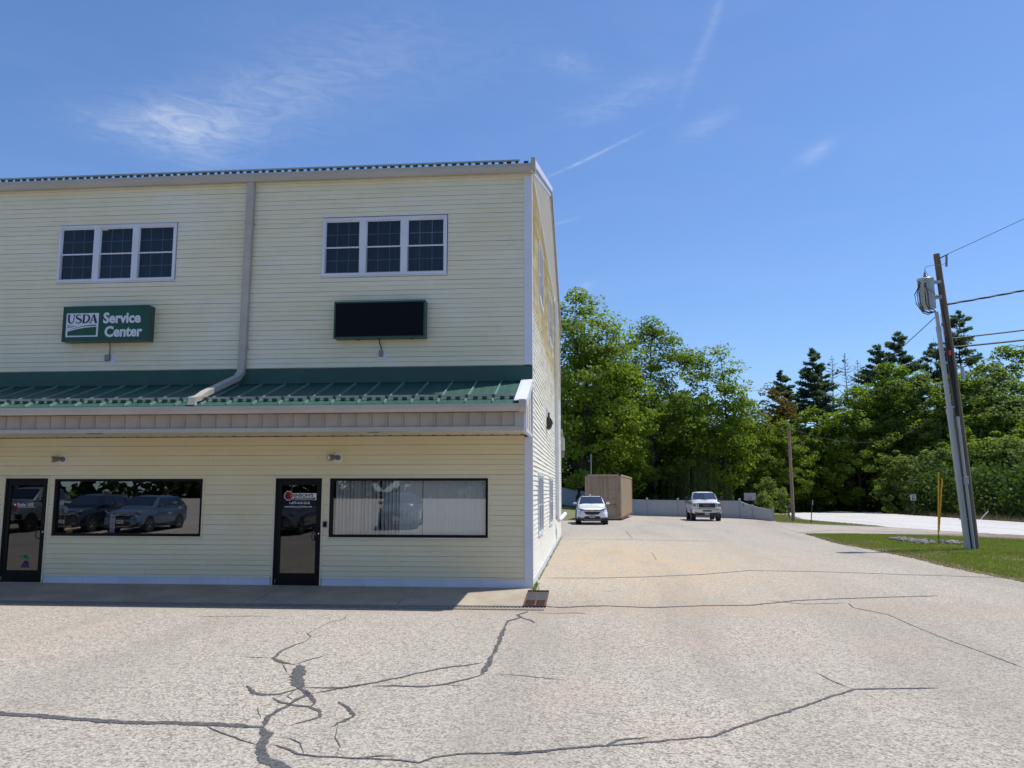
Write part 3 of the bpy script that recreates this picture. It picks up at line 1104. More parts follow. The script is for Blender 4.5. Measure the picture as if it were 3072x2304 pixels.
def side_rows(plane, z_lo, z_hi, s_lo, s_hi, openings, length, mat, amp, seed, lim=None):
    r = random.Random(seed)
    row = 0
    z = math.ceil(z_lo / LAP) * LAP
    edges = [z_lo] + [z + 2 * LAP * i for i in range(int((z_hi - z) / (2 * LAP)) + 2)]
    edges = [e for e in edges if e < z_hi - 0.02] + [z_hi]
    for a, b in zip(edges[:-1], edges[1:]):
        if b - a < 0.01:
            continue
        cuts = [s_lo]
        s = s_lo + r.uniform(0.25, 1.0) * length
        while s < s_hi - 0.4:
            cuts.append(s)
            s += length * r.uniform(0.96, 1.04)
        cuts.append(s_hi)
        for c0, c1 in zip(cuts[:-1], cuts[1:]):
            segs = [(c0, c1, a, b)]
            for (oa, ob, oc, od) in openings:
                nxt = []
                for (p, q, e, f) in segs:
                    if oc >= f or od <= e or oa >= q or ob <= p:
                        nxt.append((p, q, e, f))
                        continue
                    if p < oa:
                        nxt.append((p, oa, e, f))
                    if q > ob:
                        nxt.append((ob, q, e, f))
                    pp, qq = max(p, oa), min(q, ob)
                    if e < oc:
                        nxt.append((pp, qq, e, oc))
                    if f > od:
                        nxt.append((pp, qq, od, f))
                segs = nxt
            for (p, q, e, f) in segs:
                if q - p > 0.002 and f - e > 0.012:
                    lap_piece(plane, e, f, p, q, mat, r.randrange(10 ** 6), amp, r.choice((0.0, 0.0012, 0.0024)), lim)
        row += 1


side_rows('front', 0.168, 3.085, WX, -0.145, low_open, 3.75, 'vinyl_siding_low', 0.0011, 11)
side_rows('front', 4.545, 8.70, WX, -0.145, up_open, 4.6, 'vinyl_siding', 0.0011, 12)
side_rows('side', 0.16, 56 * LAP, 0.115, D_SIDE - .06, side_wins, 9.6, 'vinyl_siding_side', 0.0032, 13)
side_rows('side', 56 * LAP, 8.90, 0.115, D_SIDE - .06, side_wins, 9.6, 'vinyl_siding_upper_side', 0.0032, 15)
side_rows('side', 8.93, 11.70, -0.1, D_SIDE + .1, [], 30, 'vinyl_gable', 0.0020, 14,
          lim=lambda z: ((z - 8.93) / 0.315 - 0.2, 19.1 - (z - 8.93) / 0.315))
# band board under the gable, corner posts, base boards
m = MB()
m.box(0.0, 0.026, 0.0, D_SIDE, 8.895, 8.935)
m.build('band_board', 'white_trim', bld)
m = MB()
m.prism([(-0.145, -0.030), (0.030, -0.030), (0.030, 0.115), (0.0, 0.115), (0.0, 0.0), (-0.145, 0.0)], 'z', 0.0, 3.05)
m.build('corner_post', 'white_trim', bld, bevel=0.004)
m = MB()
m.prism([(-0.145, -0.030), (0.030, -0.030), (0.030, 0.115), (0.0, 0.115), (0.0, 0.0), (-0.145, 0.0)], 'z', 4.56, 8.76)
m.build('corner_post', 'white_trim', bld, bevel=0.004)
m = MB()
m.prism([(-0.02, 0.0), (0.030, 0.0), (0.030, 0.115), (-0.02, 0.115)], 'z', 3.05, 4.56)
m.build('corner_post', 'white_trim', bld)
m = MB()
m.prism([(0.0, D_SIDE - .06), (0.03, D_SIDE - .06), (0.03, D_SIDE + .02), (-0.06, D_SIDE + .02), (-0.06, D_SIDE), (0.0, D_SIDE)], 'z', 0.0, 8.9)
m.build('corner_post', 'white_trim', bld)
for (a, b) in ((WX, -11.49), (-10.415, -5.445), (-4.342, -0.146)):
    m = MB()
    m.box(a, b, -0.024, 0.0, 0.006, 0.150)
    m.box(a, b, -0.034, 0.0, 0.150, 0.170)
    n = max(2, int((b - a) / 0.72))
    o = m.build('base_board', 'white_trim', bld)
    k = MB()
    for i in range(n + 1):
        x = a + 0.08 + (b - a - 0.16) * i / n
        for z in (0.045, 0.12):
            k.lathe([(0.007, -0.003), (0.007, 0.001)], 6, (x, -0.0245, z), 'y')
    k.build('screw', 'grey_box', o)
m = MB()
m.box(0.0, 0.024, 0.116, D_SIDE - .06, 0.0, 0.16)
m.build('base_board', 'white_trim', bld)

# main eave: fascia, gutter, roof, rakes
m = MB()
m.box(WX - 6, 0.02, -0.060, 0.0, 8.66, 8.86)
m.build('fascia', 'cream_trim', bld)
m = MB()
m.prism([(-0.062, 8.70), (-0.17, 8.70), (-0.185, 8.76), (-0.205, 8.80), (-0.205, 8.875), (-0.19, 8.875), (-0.19, 8.83), (-0.062, 8.83)], 'x', WX - 6, 0.02)
g = m.build('gutter', 'taupe_metal', bld)
m = MB()
m.prism([(-0.062, 8.685), (-0.17, 8.685), (-0.20, 8.79), (-0.215, 8.80), (-0.215, 9.0), (-0.062, 9.05)], 'x', 0.021, 0.115)
m.build('gutter_cap', 'taupe_metal', g)
m = MB()
sl = 0.315
for (ya, yb) in ((-0.19, 9.45), (19.1, 9.45)):
    za = 8.815
    zb = 8.815 + sl * 9.64
    m.add([(WX - 6, ya, za), (0.06, ya, za), (0.06, yb, zb), (WX - 6, yb, zb), (WX - 6, ya, za + .03), (0.06, ya, za + .03), (0.06, yb, zb + .03), (WX - 6, yb, zb + .03)],
          [(0, 1, 2, 3), (4, 5, 6, 7), (0, 1, 5, 4), (1, 2, 6, 5), (2, 3, 7, 6), (3, 0, 4, 7)])
rf = m.build('roof', 'green_metal', bld)
m = MB()
for k in range(44):
    x = -0.30 - 0.515 * k
    for (ya, yb) in ((-0.188, 9.40), (19.05, 9.50)):
        za = 8.835
        zb = 8.835 + sl * 9.6
        m.add([(x - .012, ya, za), (x + .012, ya, za), (x + .012, yb, zb), (x - .012, yb, zb), (x - .012, ya, za + .030), (x + .012, ya, za + .030), (x + .012, yb, zb + .030), (x - .012, yb, zb + .030)],
              [(0, 1, 2, 3), (4, 5, 6, 7), (0, 1, 5, 4), (1, 2, 6, 5), (2, 3, 7, 6), (3, 0, 4, 7)])
o = m.build('standing_seam', 'green_metal', rf)
rail = empty('snow_rail', (0, 0.05, 8.94), parent=bld)
MB().box(WX - 6, -0.24, -0.016, 0.016, 0.088, 0.126).build('rail_bar', 'taupe_metal', rail)
mm = MB().box(-0.030, 0.030, -0.03, 0.03, -.06, 0.090)
mp = MB().prism([(-0.05, 0.088), (0.05, 0.088), (0.035, -0.05), (-0.055, -0.05)], 'y', -0.012, 0.03)
c0 = p0 = None
for k in range(42):
    x = -0.30 - 0.515 * k
    if c0 is None:
        c0 = mm.build('rail_clamp', 'green_paint', rail, loc=(x, 0, 0))
        p0 = mp.build('snow_pad', 'green_paint', rail, loc=(x + .20, 0, 0))
        copy_obj(p0, loc=(x - .17, 0, 0))
    else:
        copy_obj(c0, loc=(x, 0, 0))
        if k < 30:
            copy_obj(p0, loc=(x + .172, 0, 0))
            copy_obj(p0, loc=(x + .345, 0, 0))
for nm, ya, yb, mt, xo in (('rake_board', -0.18, 9.45, 'white_trim', 0.10), ('rake_board', 19.08, 9.45, 'taupe_metal', 0.098)):
    m = MB()
    za, zb = 8.93, 8.93 + sl * 9.63
    for (d0, d1, x1) in ((-0.24, -0.10, xo - .045), (-0.10, 0.06, xo)):
        m.add([(0.018, ya, za + d0), (x1, ya, za + d0), (x1, yb, zb + d0), (0.018, yb, zb + d0), (0.018, ya, za + d1), (x1, ya, za + d1), (x1, yb, zb + d1), (0.018, yb, zb + d1)],
              [(0, 1, 2, 3), (4, 5, 6, 7), (0, 1, 5, 4), (1, 2, 6, 5), (2, 3, 7, 6), (3, 0, 4, 7)])
    m.build(nm, mt, bld)

# wall downspout that steps over the canopy roof
m = MB()


def spout(m, pts, wx, wy, ridge=True):
    vs, fs_ = [], []
    P = [Vector(p) for p in pts]
    for i, p in enumerate(P):
        d = (P[min(i + 1, len(P) - 1)] - P[max(i - 1, 0)]).normalized()
        side = Vector((1, 0, 0)) if abs(d.x) < .9 else Vector((0, 1, 0))
        side = (side - d * side.dot(d)).normalized()
        nn = d.cross(side).normalized()
        prof = [(-.5, -.5), (-.2, -.5), (-.15, -.42), (.15, -.42), (.2, -.5), (.5, -.5), (.5, .5), (-.5, .5)]
        for a, b in prof:
            vs.append(p + side * a * wx + nn * b * wy)
    n = 8
    for i in range(len(P) - 1):
        for k in range(n):
            k2 = (k + 1) % n
            fs_.append((i * n + k, i * n + k2, (i + 1) * n + k2, (i + 1) * n + k))
    fs_ += [tuple(range(n)), tuple(range((len(P) - 1) * n, len(P) * n))]
    m.add(vs, fs_)
    return m


spout(m, [(-6.175, -0.09, 8.71), (-6.185, -0.085, 7.6), (-6.215, -0.085, 4.66), (-6.22, -0.095, 4.46), (-6.255, -0.20, 4.33), (-6.42, -1.30, 3.87), (-6.44, -1.50, 3.76), (-6.45, -1.72, 3.70), (-6.45, -1.75, 3.58)], 0.152, 0.10)
ds = m.build('downspout', 'taupe_metal', bld)
for z in (7.75, 5.0):
    x = -6.175 - 0.0110 * (8.71 - z)
    MB().box(x - .082, x + .082, -0.142, -0.02, z, z + .03).box(x + .08, x + .115, -0.06, -0.03, z, z + .03).build('strap', 'taupe_metal', ds)
# side downspout
m = MB()
spout(m, [(0.085, 12.55, 8.80), (0.085, 12.55, 8.6), (0.085, 12.55, 1.05)], 0.115, 0.20)
ds = m.build('downspout', 'white_vinyl', bld)
m = MB()
m.tube([(0.085, 12.55, 1.15), (0.085, 12.55, 0.98), (0.13, 12.62, 0.90), (0.22, 12.9, 0.98), (0.30, 13.5, 1.08), (0.32, 13.9, 1.10)], 0.07, 10)
m.build('elbow', 'white_vinyl', ds, smooth=True)

# ---- canopy along the front (and its twin at the rear)
CY = -1.70


def canopy_z(y):
    return 4.20 + 0.355 * y


def build_canopy(name, detailed, parent):
    c = empty(name, (0, 0, 0), parent=parent)
    # wall flashing
    m = MB()
    m.prism([(-0.016, 4.17), (-0.045, 4.22), (-0.040, 4.53), (-0.016, 4.545)], 'x', WX - 6, 0.03)
    m.build('flashing', 'green_metal', c)
    # roof: individual pans with raised seams
    pan = None
    ya, yb = -1.775, -0.02
    n = 33
    w = 0.515
    for k in range(n):
        x1 = -0.105 - w * k
        x0 = x1 - w
        if k == 0:
            x1 += 0.0
        if pan is None:
            m = MB()
            prof = [(0.006, 0.0), (0.10, 0.004), (0.14, 0.0), (0.26, 0.006), (0.37, 0.0), (0.41, 0.004), (0.509, 0.0)]
            vs = []
            for y in (ya, ya + .16, -0.9, yb):
                for (px, pz) in prof:
                    vs.append((px, y, canopy_z(y) + pz))
            q = len(prof)
            fs_ = []
            for a in range(3):
                for b in range(q - 1):
                    fs_.append((a * q + b, a * q + b + 1, (a + 1) * q + b + 1, (a + 1) * q + b))
            m.add(vs, fs_)
            # folded lip at the eave
            m.prism([(ya - .004, canopy_z(ya) + .012), (ya - .03, canopy_z(ya) - .012), (ya - .03, canopy_z(ya) - .04), (ya + .01, canopy_z(ya) - .03)], 'x', 0.006, 0.509)
            pan = m.build('roof_pan', 'green_metal', c, loc=(x0, 0, 0))
            m = MB()
            vs = []
            for y in (ya + .035, yb):
                z = canopy_z(y)
                vs += [(-.016, y, z), (.016, y, z), (.012, y, z + .042), (-.012, y, z + .042)]
            m.add(vs, [(0, 1, 2, 3), (4, 5, 6, 7), (0, 1, 5, 4), (1, 2, 6, 5), (2, 3, 7, 6), (3, 0, 4, 7)])
            seam = m.build('roof_seam', 'green_seam', c, loc=(x0, 0, 0))
        else:
            copy_obj(pan, loc=(x0, 0, 0.0015 * ((k * 7) % 3)))
            copy_obj(seam, loc=(x0, 0, 0))
    # gutter
    m = MB()
    m.prism([(-1.70, 3.415), (-1.80, 3.415), (-1.82, 3.47), (-1.84, 3.49), (-1.84, 3.555), (-1.825, 3.555), (-1.82, 3.52), (-1.70, 3.52)], 'x', WX - 6, -0.11)
    m.build('gutter', 'taupe_metal', c)
    MB().prism([(-1.69, 3.40), (-1.80, 3.40), (-1.85, 3.48), (-1.85, 3.63), (-1.69, 3.64)], 'x', -0.109, 0.018).build('gutter_cap', 'taupe_metal', c)
    # fascia made of board-and-batten panels
    fp = None
    m = MB()
    m.box(WX - 6, -0.19, -1.672, -1.65, 3.13, 3.41)
    m.build('fascia_backing', 'taupe_panel', c)
    k = 0
    x = -0.20
    while x > WX:
        if fp is None:
            m = MB()
            pr = [(0, -1.674), (0, -1.676), (-0.235, -1.690), (-0.240, -1.678), (-0.262, -1.677), (-0.266, -1.694), (-0.286, -1.694), (-0.290, -1.678), (-0.3045, -1.676), (-0.3045, -1.674)]
            m.prism(pr, 'z', 3.142, 3.408)
            fp = m.build('fascia_panel', 'taupe_panel', c, loc=(x, 0, 0))
        else:
            copy_obj(fp, loc=(x, 0, 0))
        x -= 0.307
        k += 1
    MB().box(-0.195, -0.035, -1.702, -1.66, 3.142, 3.41).build('fascia_end_board', 'taupe_metal', c)
    m = MB()
    m.box(WX - 6, -0.03, -1.712, -1.66, 3.062, 3.140)
    m.build('fascia_trim', 'taupe_metal', c)
    # soffit strips
    sf = None
    x = -0.04
    while x > WX:
        if sf is None:
            sf = MB().prism([(0, 3.094), (-0.10, 3.094), (-0.11, 3.104), (-0.19, 3.104), (-0.20, 3.094), (-0.303, 3.094), (-0.303, 3.112), (0, 3.112)], 'y', -1.655, -0.019).build('soffit_panel', 'pale_panel', c, loc=(x, 0, 0))
        else:
            copy_obj(sf, loc=(x, 0, 0))
        x -= 0.307
    # right end: battened panel, sloping cap, lower trim
    m = MB()
    for q in range(6):
        y1 = -0.06 - q * 0.275
        y0 = max(y1 - 0.268, -1.66)
        m.prism([(y0, 3.10), (y1, 3.10), (y1, canopy_z(y1) - .05), (y0, canopy_z(y0) - .05)], 'x', -0.03, -0.004 + 0.012 * (q % 2))
    m.build('end_panel', 'pale_panel', c)
    MB().box(-0.05, 0.022, -1.70, -0.03, 3.045, 3.105).build('end_trim', 'white_trim', c)
    MB().box(-0.03, 0.020, -1.70, -1.655, 3.105, 3.50).build('end_trim', 'white_trim', c)
    m = MB()
    ya, yb = -1.80, -0.03
    for (x0, x1, d0, d1) in ((-0.20, 0.035, 0.045, 0.065), (0.005, 0.035, -0.10, 0.045)):
        za, zb = canopy_z(ya), canopy_z(yb)
        m.add([(x0, ya, za + d0), (x1, ya, za + d0), (x1, yb, zb + d0), (x0, yb, zb + d0), (x0, ya, za + d1), (x1, ya, za + d1), (x1, yb, zb + d1), (x0, yb, zb + d1)],
              [(0, 1, 2, 3), (4, 5, 6, 7), (0, 1, 5, 4), (1, 2, 6, 5), (2, 3, 7, 6), (3, 0, 4, 7)])
    cap = m.build('rake_cap', 'white_trim', c)
    if detailed:
        k = MB()
        for q in range(16):
            y = -1.70 + q * 0.105
            k.lathe([(0.008, 0.0), (0.006, 0.004)], 6, (-0.165, y, canopy_z(y) + 0.066), 'z')
        k.build('rivet', 'grey_box', cap)
        # snow rail
        y = -1.48
        z = canopy_z(y)
        MB().box(WX - 6, -0.23, y - .014, y + .014, z + .052, z + .098).build('snow_bar', 'taupe_metal', c)
        mm = MB().box(-0.024, 0.024, y - .045, y + .035, z + .030, z + .088)
        mp = MB().box(-0.042, 0.042, y - .03, y + .03, z + .008, z + .056)
        c0 = None
        for k in range(31):
            x = -0.105 - w * k
            if c0 is None:
                c0 = mm.build('snow_clamp', 'green_paint', c, loc=(x - w, 0, 0))
                p0 = mp.build('snow_pad', 'green_paint', c, loc=(x - .172, 0, 0))
                copy_obj(p0, loc=(x - .345, 0, 0))
            else:
                copy_obj(c0, loc=(x - w, 0, 0))
                copy_obj(p0, loc=(x - .172, 0, 0))
                copy_obj(p0, loc=(x - .345, 0, 0))
        # two damaged spots in the soffit where the light shows a dark gap
        MB().box(-8.92, -8.60, -1.20, -1.10, 3.088, 3.0925).build('soffit_gap', 'black_rubber', c)
        MB().box(-3.18, -2.95, -1.05, -0.97, 3.088, 3.0925).build('soffit_gap', 'black_rubber', c)
    return c


can = build_canopy('canopy', True, bld)
m = MB()
ry = D_SIDE
m.add([(WX, ry, 4.5), (0.10, ry, 4.5), (0.10, ry + 1.8, 3.95), (WX, ry + 1.8, 3.95), (WX, ry, 4.62), (0.10, ry, 4.62), (0.10, ry + 1.8, 4.07), (WX, ry + 1.8, 4.07)],
      [(0, 1, 2, 3), (4, 5, 6, 7), (0, 1, 5, 4), (1, 2, 6, 5), (2, 3, 7, 6), (3, 0, 4, 7)])
m.box(WX, 0.12, ry + 1.65, ry + 1.80, 3.45, 4.0)
m.box(0.0, 0.14, ry + .02, ry + 1.86, 3.75, 4.3)
m.build('rear_canopy', 'taupe_metal', bld)


# ---- windows
def double_hung(name, parent, units, zb, zt, plane, cols, frame_t=0.06, mat='white_trim', depth=0.05, glass='upper_glass'):
    """a row of double-hung units in one frame; plane 'front' or 'side'"""
    w = empty(name, (0, 0, 0), parent=parent)

    def bx(m, s0, s1, o0, o1, z0, z1, mi=0):
        if plane == 'front':
            m.box(s0, s1, -o1, -o0, z0, z1, mi)
        else:
            m.box(o0, o1, s0, s1, z0, z1, mi)
    s0, s1 = units[0][0] - frame_t, units[-1][1] + frame_t
    m = MB()
    bx(m, s0, s1, -0.03, depth, zt, zt + frame_t * 1.15)
    bx(m, s0, s1, -0.03, depth, zb - frame_t * 0.85, zb)
    bx(m, s0, units[0][0], -0.03, depth - .002, zb, zt)
    bx(m, units[-1][1], s1, -0.03, depth - .002, zb, zt)
    bx(m, s0 - .012, s1 + .012, 0.0, 0.022, zb - frame_t * .85 - .03, zb - frame_t * .85)
    bx(m, s0 + .02, s1 - .02, depth, depth + .012, zt + frame_t * .5, zt + frame_t * .8)
    m.build('frame', mat, w)
    for (a, b), (c, d) in zip(units[:-1], units[1:]):
        m = MB()
        bx(m, b, c, -0.03, depth - .004, zb, zt)
        bx(m, b + (c - b) * .42, b + (c - b) * .58, depth - .004, depth + .003, zb, zt)
        m.build('mullion', mat, w)
    zm = zb + (zt - zb) * 0.495
    for (a, b) in units:
        for (lo, hi, o) in ((zm - .012, zt, 0.004), (zb, zm + .018, -0.018)):
            m = MB()
            e = 0.022
            bx(m, a, b, o - .012, o + .014, hi - e, hi)
            bx(m, a, b, o - .012, o + .014, lo, lo + e + .006)
            bx(m, a, a + e, o - .012, o + .013, lo + e, hi - e)
            bx(m, b - e, b, o - .012, o + .013, lo + e, hi - e)
            m.build('sash', mat if o > 0 else 'grille_bar', w)
            m = MB()
            for k in range(1, cols):
                x = a + (b - a) * k / cols
                bx(m, x - .008, x + .008, o - .008, o - .003, lo + e, hi - e)
            z = (lo + hi) / 2
            bx(m, a + e, b - e, o - .0085, o - .0035, z - .008, z + .008)
            m.build('muntin', 'grille_bar', w)
            m = MB()
            if plane == 'front':
                m.add([(a + e, -o, lo + e), (b - e, -o, lo + e), (b - e, -o, hi - e), (a + e, -o, hi - e)], [(0, 1, 2, 3)])
            else:
                m.add([(o, a + e, lo + e), (o, b - e, lo + e), (o, b - e, hi - e), (o, a + e, hi - e)], [(0, 1, 2, 3)])
            m.build('pane', glass, w)
    return w


for i, (x0, x1, z0, z1) in enumerate(upper_wins):
    ux = [(x0 + .075 + k * 0.9075, x0 + .075 + k * 0.9075 + 0.770) for k in range(3)]
    ux[2] = (ux[2][0], x1 - .075)
    double_hung('window', bld, ux, z0 + .085, z1 - .085, 'front', 3)
for (y0, y1, z0, z1) in side_wins:
    mid = (y0 + y1) / 2
    double_hung('window', bld, [(y0 + .09, mid - .06), (mid + .06, y1 - .09)], z0 + .09, z1 - .09, 'side', 1, 0.085, 'white_vinyl', 0.045, glass='insect_screen')


def room(x0, x1, y0, y1, z0, z1, name='room', mat='room_wall'):
    m = MB()
    m.add([(x0, y0, z0), (x1, y0, z0), (x1, y1, z0), (x0, y1, z0), (x0, y0, z1), (x1, y0, z1), (x1, y1, z1), (x0, y1, z1)],
          [(0, 1, 2, 3), (4, 5, 6, 7), (1, 2, 6, 5), (2, 3, 7, 6), (3, 0, 4, 7)])
    return m.build(name, mat, bld)


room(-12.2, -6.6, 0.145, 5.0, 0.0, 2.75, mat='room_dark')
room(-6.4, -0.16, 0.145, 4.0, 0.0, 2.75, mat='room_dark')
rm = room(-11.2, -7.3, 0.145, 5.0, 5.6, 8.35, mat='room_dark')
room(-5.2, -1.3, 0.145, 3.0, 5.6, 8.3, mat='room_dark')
for (x0, x1, y0, y1) in ((-10.9, -9.75, 1.1, 1.7), (-10.45, -9.6, 2.9, 3.5), (-9.9, -8.9, 1.9, 2.5)):
    MB().box(x0, x1, y0, y1, 8.33, 8.345).build('glowing_panel', 'ceiling_panel', rm)  # unlit ceiling panels, made to glow so they show through the glass
# curtains behind the upper windows
for (x0, x1, z0, z1, yy) in ((-9.62, -7.9, 6.5, 7.85, 0.20), (-4.5, -1.85, 6.5, 7.85, 0.22)):
    m = MB()
    n = 40
    vs, fs_ = [], []
    for k in range(n + 1):
        x = x0 + (x1 - x0) * k / n
        y = yy + 0.018 * math.sin(k * 1.9) + .006 * math.sin(k * 4.3)
        vs += [(x, y, z0), (x, y, z1)]
        if k:
            fs_.append((2 * k - 2, 2 * k - 1, 2 * k + 1, 2 * k))
    m.add(vs, fs_)
    m.build('curtain', 'curtain', bld)

# ---- shop windows
for i, (x0, x1, z0, z1) in enumerate(shop_wins):
    w = empty('shop_window', (0, 0, 0), parent=bld)
    m = MB()
    f = 0.052
    m.box(x0, x1, -0.012, 0.09, z1 - f, z1)
    m.box(x0, x1, -0.012, 0.09, z0, z0 + f)
    m.box(x0, x0 + f, -0.0115, 0.09, z0 + f, z1 - f)
    m.box(x1 - f, x1, -0.0115, 0.09, z0 + f, z1 - f)
    m.build('frame', 'bronze_frame', w)
    m = MB()
    t = 0.030
    m.box(x0 - t, x1 + t, -0.030, 0.0, z1 + .002, z1 + t)
    m.box(x0 - t, x1 + t, -0.030, 0.0, z0 - t, z0 - .002)
    m.box(x0 - t, x0 - .001, -0.0295, 0.0, z0 - .002, z1 + .002)
    m.box(x1 + .001, x1 + t, -0.0295, 0.0, z0 - .002, z1 + .002)
    m.build('casing', 'cream_trim', w)
    MB().add([(x0 + f, 0.045, z0 + f), (x1 - f, 0.045, z0 + f), (x1 - f, 0.045, z1 - f), (x0 + f, 0.045, z1 - f)], [(0, 1, 2, 3)]).build('pane', 'shop_glass', w)
    if i == 0:
        for (cx_, cz_) in ((-10.16, 1.70), (-10.06, 1.545)):
            m = MB()
            vs, fs_ = [], []
            for k in range(16):
                a = 2 * math.pi * k / 16
                ro = 0.062 + 0.009 * math.cos(a * 8)
                vs += [(cx_ + .8 * ro * math.cos(a), 0.052, cz_ + ro * math.sin(a)), (cx_ + .018 * math.cos(a), 0.052, cz_ + .026 * math.sin(a))]
            for k in range(16):
                a, b = 2 * k, 2 * ((k + 1) % 16)
                fs_.append((a, a + 1, b + 1, b))
            m.add(vs, fs_)
            m.tube([(cx_, 0.053, cz_ - .06), (cx_ - .03, 0.053, cz_ - .22), (cx_ - .02, 0.053, cz_ - .42)], 0.006, 4)
            m.build('flower_decal', 'decal_yellow', w)
        MB().lathe([(0.085, -.001), (0.085, .001)], 14, (-9.96, 0.053, 1.115), 'y').build('round_decal', 'decal_orange', w)
        for (a, b) in ((-7.42, 1.86), (-7.62, 1.70), (-7.50, 1.60), (-7.72, 1.48)):
            MB().add([(a - .06, .053, b), (a, .053, b + .028), (a + .06, .053, b + .012), (a, .053, b - .03)], [(0, 1, 2, 3)]).build('leaf_decal', 'decal_yellow', w)
        MB().box(-9.05, -8.93, 0.05, 0.052, 1.06, 1.42).build('notice', 'grille_bar', w)
        MB().box(-9.05, -8.85, 0.05, 0.052, 1.42, 1.44).build('notice', 'grille_bar', w)

# ---- glass doors
for i, (x0, x1, z0, z1) in enumerate(doors):
    d = empty('door', (0, 0, 0), parent=bld)
    m = MB()
    f = 0.045
    m.box(x0, x1, -0.012, 0.10, z1 - f, z1)
    m.box(x0, x0 + f, -0.0115, 0.10, z0, z1 - f)
    m.box(x1 - f, x1, -0.0115, 0.10, z0, z1 - f)
    m.build('frame', 'bronze_frame', d)
    m = MB()
    t = 0.034
    m.box(x0 - t, x1 + t, -0.030, 0.0, z1 + .001, z1 + t)
    m.box(x0 - t, x0 - .001, -0.0295, 0.0, z0, z1 + .001)
    m.box(x1 + .001, x1 + t, -0.0295, 0.0, z0, z1 + .001)
    m.build('casing', 'cream_trim', d)
    ga, gb, gc, gd = x0 + .13, x1 - .115, z0 + .262, z1 - .142
    m = MB()
    a, b, c, e = x0 + f + .003, x1 - f - .003, z0 + .02, z1 - f - .003
    m.box(a, b, 0.0, 0.045, gd, e)
    m.box(a, b, 0.0, 0.045, c, gc)
    m.box(a, ga, 0.0005, 0.045, gc, gd)
    m.box(gb, b, 0.0005, 0.045, gc, gd)
    m.build('leaf_frame', 'bronze_frame', d)
    MB().add([(ga, 0.022, gc), (gb, 0.022, gc), (gb, 0.022, gd), (ga, 0.022, gd)], [(0, 1, 2, 3)]).build('pane', 'door_glass', d)
    MB().box(x0, x1, -0.05, 0.10, z0 - .005, z0 + .018).build('threshold', 'galvanised', d)
    hx = gb + 0.055
    m = MB()
    m.tube([(hx, 0.0, z0 + 1.165), (hx - .01, -.055, z0 + 1.170), (hx - .085, -.062, z0 + 1.155), (hx - .105, -.062, z0 + 1.12), (hx - .108, -.062, z0 + 0.98), (hx - .09, -.062, z0 + 0.95), (hx - .01, -.055, z0 + 0.935), (hx, 0.0, z0 + 0.94)], 0.013, 8)
    m.build('handle', 'black_rubber', d, smooth=True)
    MB().lathe([(0.017, 0.0), (0.017, -.012), (0.012, -.014)], 12, (hx + .012, 0.0, z0 + 1.075), 'y').build('lock', 'chrome', d)
    MB().box(x0 + .03, x0 + .055, -0.006, 0.0, z0 + .06, z0 + .14).build('pivot', 'galvanised', d)
    if i == 0:
        text_mesh('lettering', 'Suite 103', 'decal_white', d, 0.105, (-11.165, 0.018, 1.615), sx=0.95, shear=0.12, depth=0.001)
        MB().box(-11.12, -10.74, 0.017, 0.019, 1.594, 1.599).build('underline', 'decal_white', d)
        MB().lathe([(0.055, -.001), (0.055, .001)], 12, (-10.86, 0.018, 0.53), 'y').box(-11.02, -10.86, .017, .019, .535, .57).build('green_decal', 'decal_green', d)
        m = MB()
        for k in range(5):
            u = -10.99 + k * 0.045
            m.add([(-10.88 + .012 * k - .02, .018, .46), (-10.88 + .012 * k + .005, .018, .46), (u + .036, .018, .32 - .012 * (k % 2)), (u, .018, .33 - .014 * (k % 3))], [(0, 1, 2, 3)])
        m.build('purple_decal', 'decal_purple', d)
    else:
        # decal: octagon with a big letter, wide name, strapline bar, telephone number, address
        y = 0.018
        cx_, cz_ = -5.118, 1.845
        for rr, mt, yy in ((0.105, 'decal_white', y), (0.096, 'decal_red', y - .001)):
            m = MB()
            vs = [(cx_ + rr * math.cos(R(22.5 + 45 * k)), yy, cz_ + rr * math.sin(R(22.5 + 45 * k))) for k in range(8)]
            m.add(vs, [tuple(range(8))])
            m.build('octagon', mt, d)
        MB().box(-5.03, -4.520, y + .001, y + .002, 1.757, 1.897).build('decal_panel', 'decal_white', d)
        text_mesh('lettering', 'B', 'decal_black', d, 0.165, (cx_ - .062, y - .003, cz_ - .058), bold=0.008, depth=0.0005)
        text_mesh('lettering', "ENSON'S", 'decal_black', d, 0.082, (-5.022, y - .002, 1.825), bold=0.003, sx=1.34, depth=0.0005)
        m = MB()
        m.add([(-5.03, y - .0005, 1.762), (-4.56, y - .0005, 1.762), (-4.53, y - .0005, 1.808), (-5.00, y - .0005, 1.808)], [(0, 1, 2, 3)])
        m.build('decal_bar', 'decal_black', d)
        text_mesh('lettering', 'DRIVING SCHOOL', 'decal_white', d, 0.044, (-4.975, y - .002, 1.770), sx=1.05, shear=0.2, depth=0.0005)
        for k in range(3):
            a = -4.60 + k * .022
            MB().add([(a, y - .002, 1.768), (a + .013, y - .002, 1.768), (a + .022, y - .002, 1.803), (a + .009, y - .002, 1.803)], [(0, 1, 2, 3)]).build('red_bar', 'decal_red', d)
        text_mesh('lettering', '1-877-610-1616', 'decal_white', d, 0.068, (-5.105, y, 1.672), bold=0.001, sx=1.02, depth=0.0005)
        text_mesh('lettering', 'www.bensonsdriving.com', 'decal_white', d, 0.060, (-5.20, y, 1.602), sx=0.95, depth=0.0005)

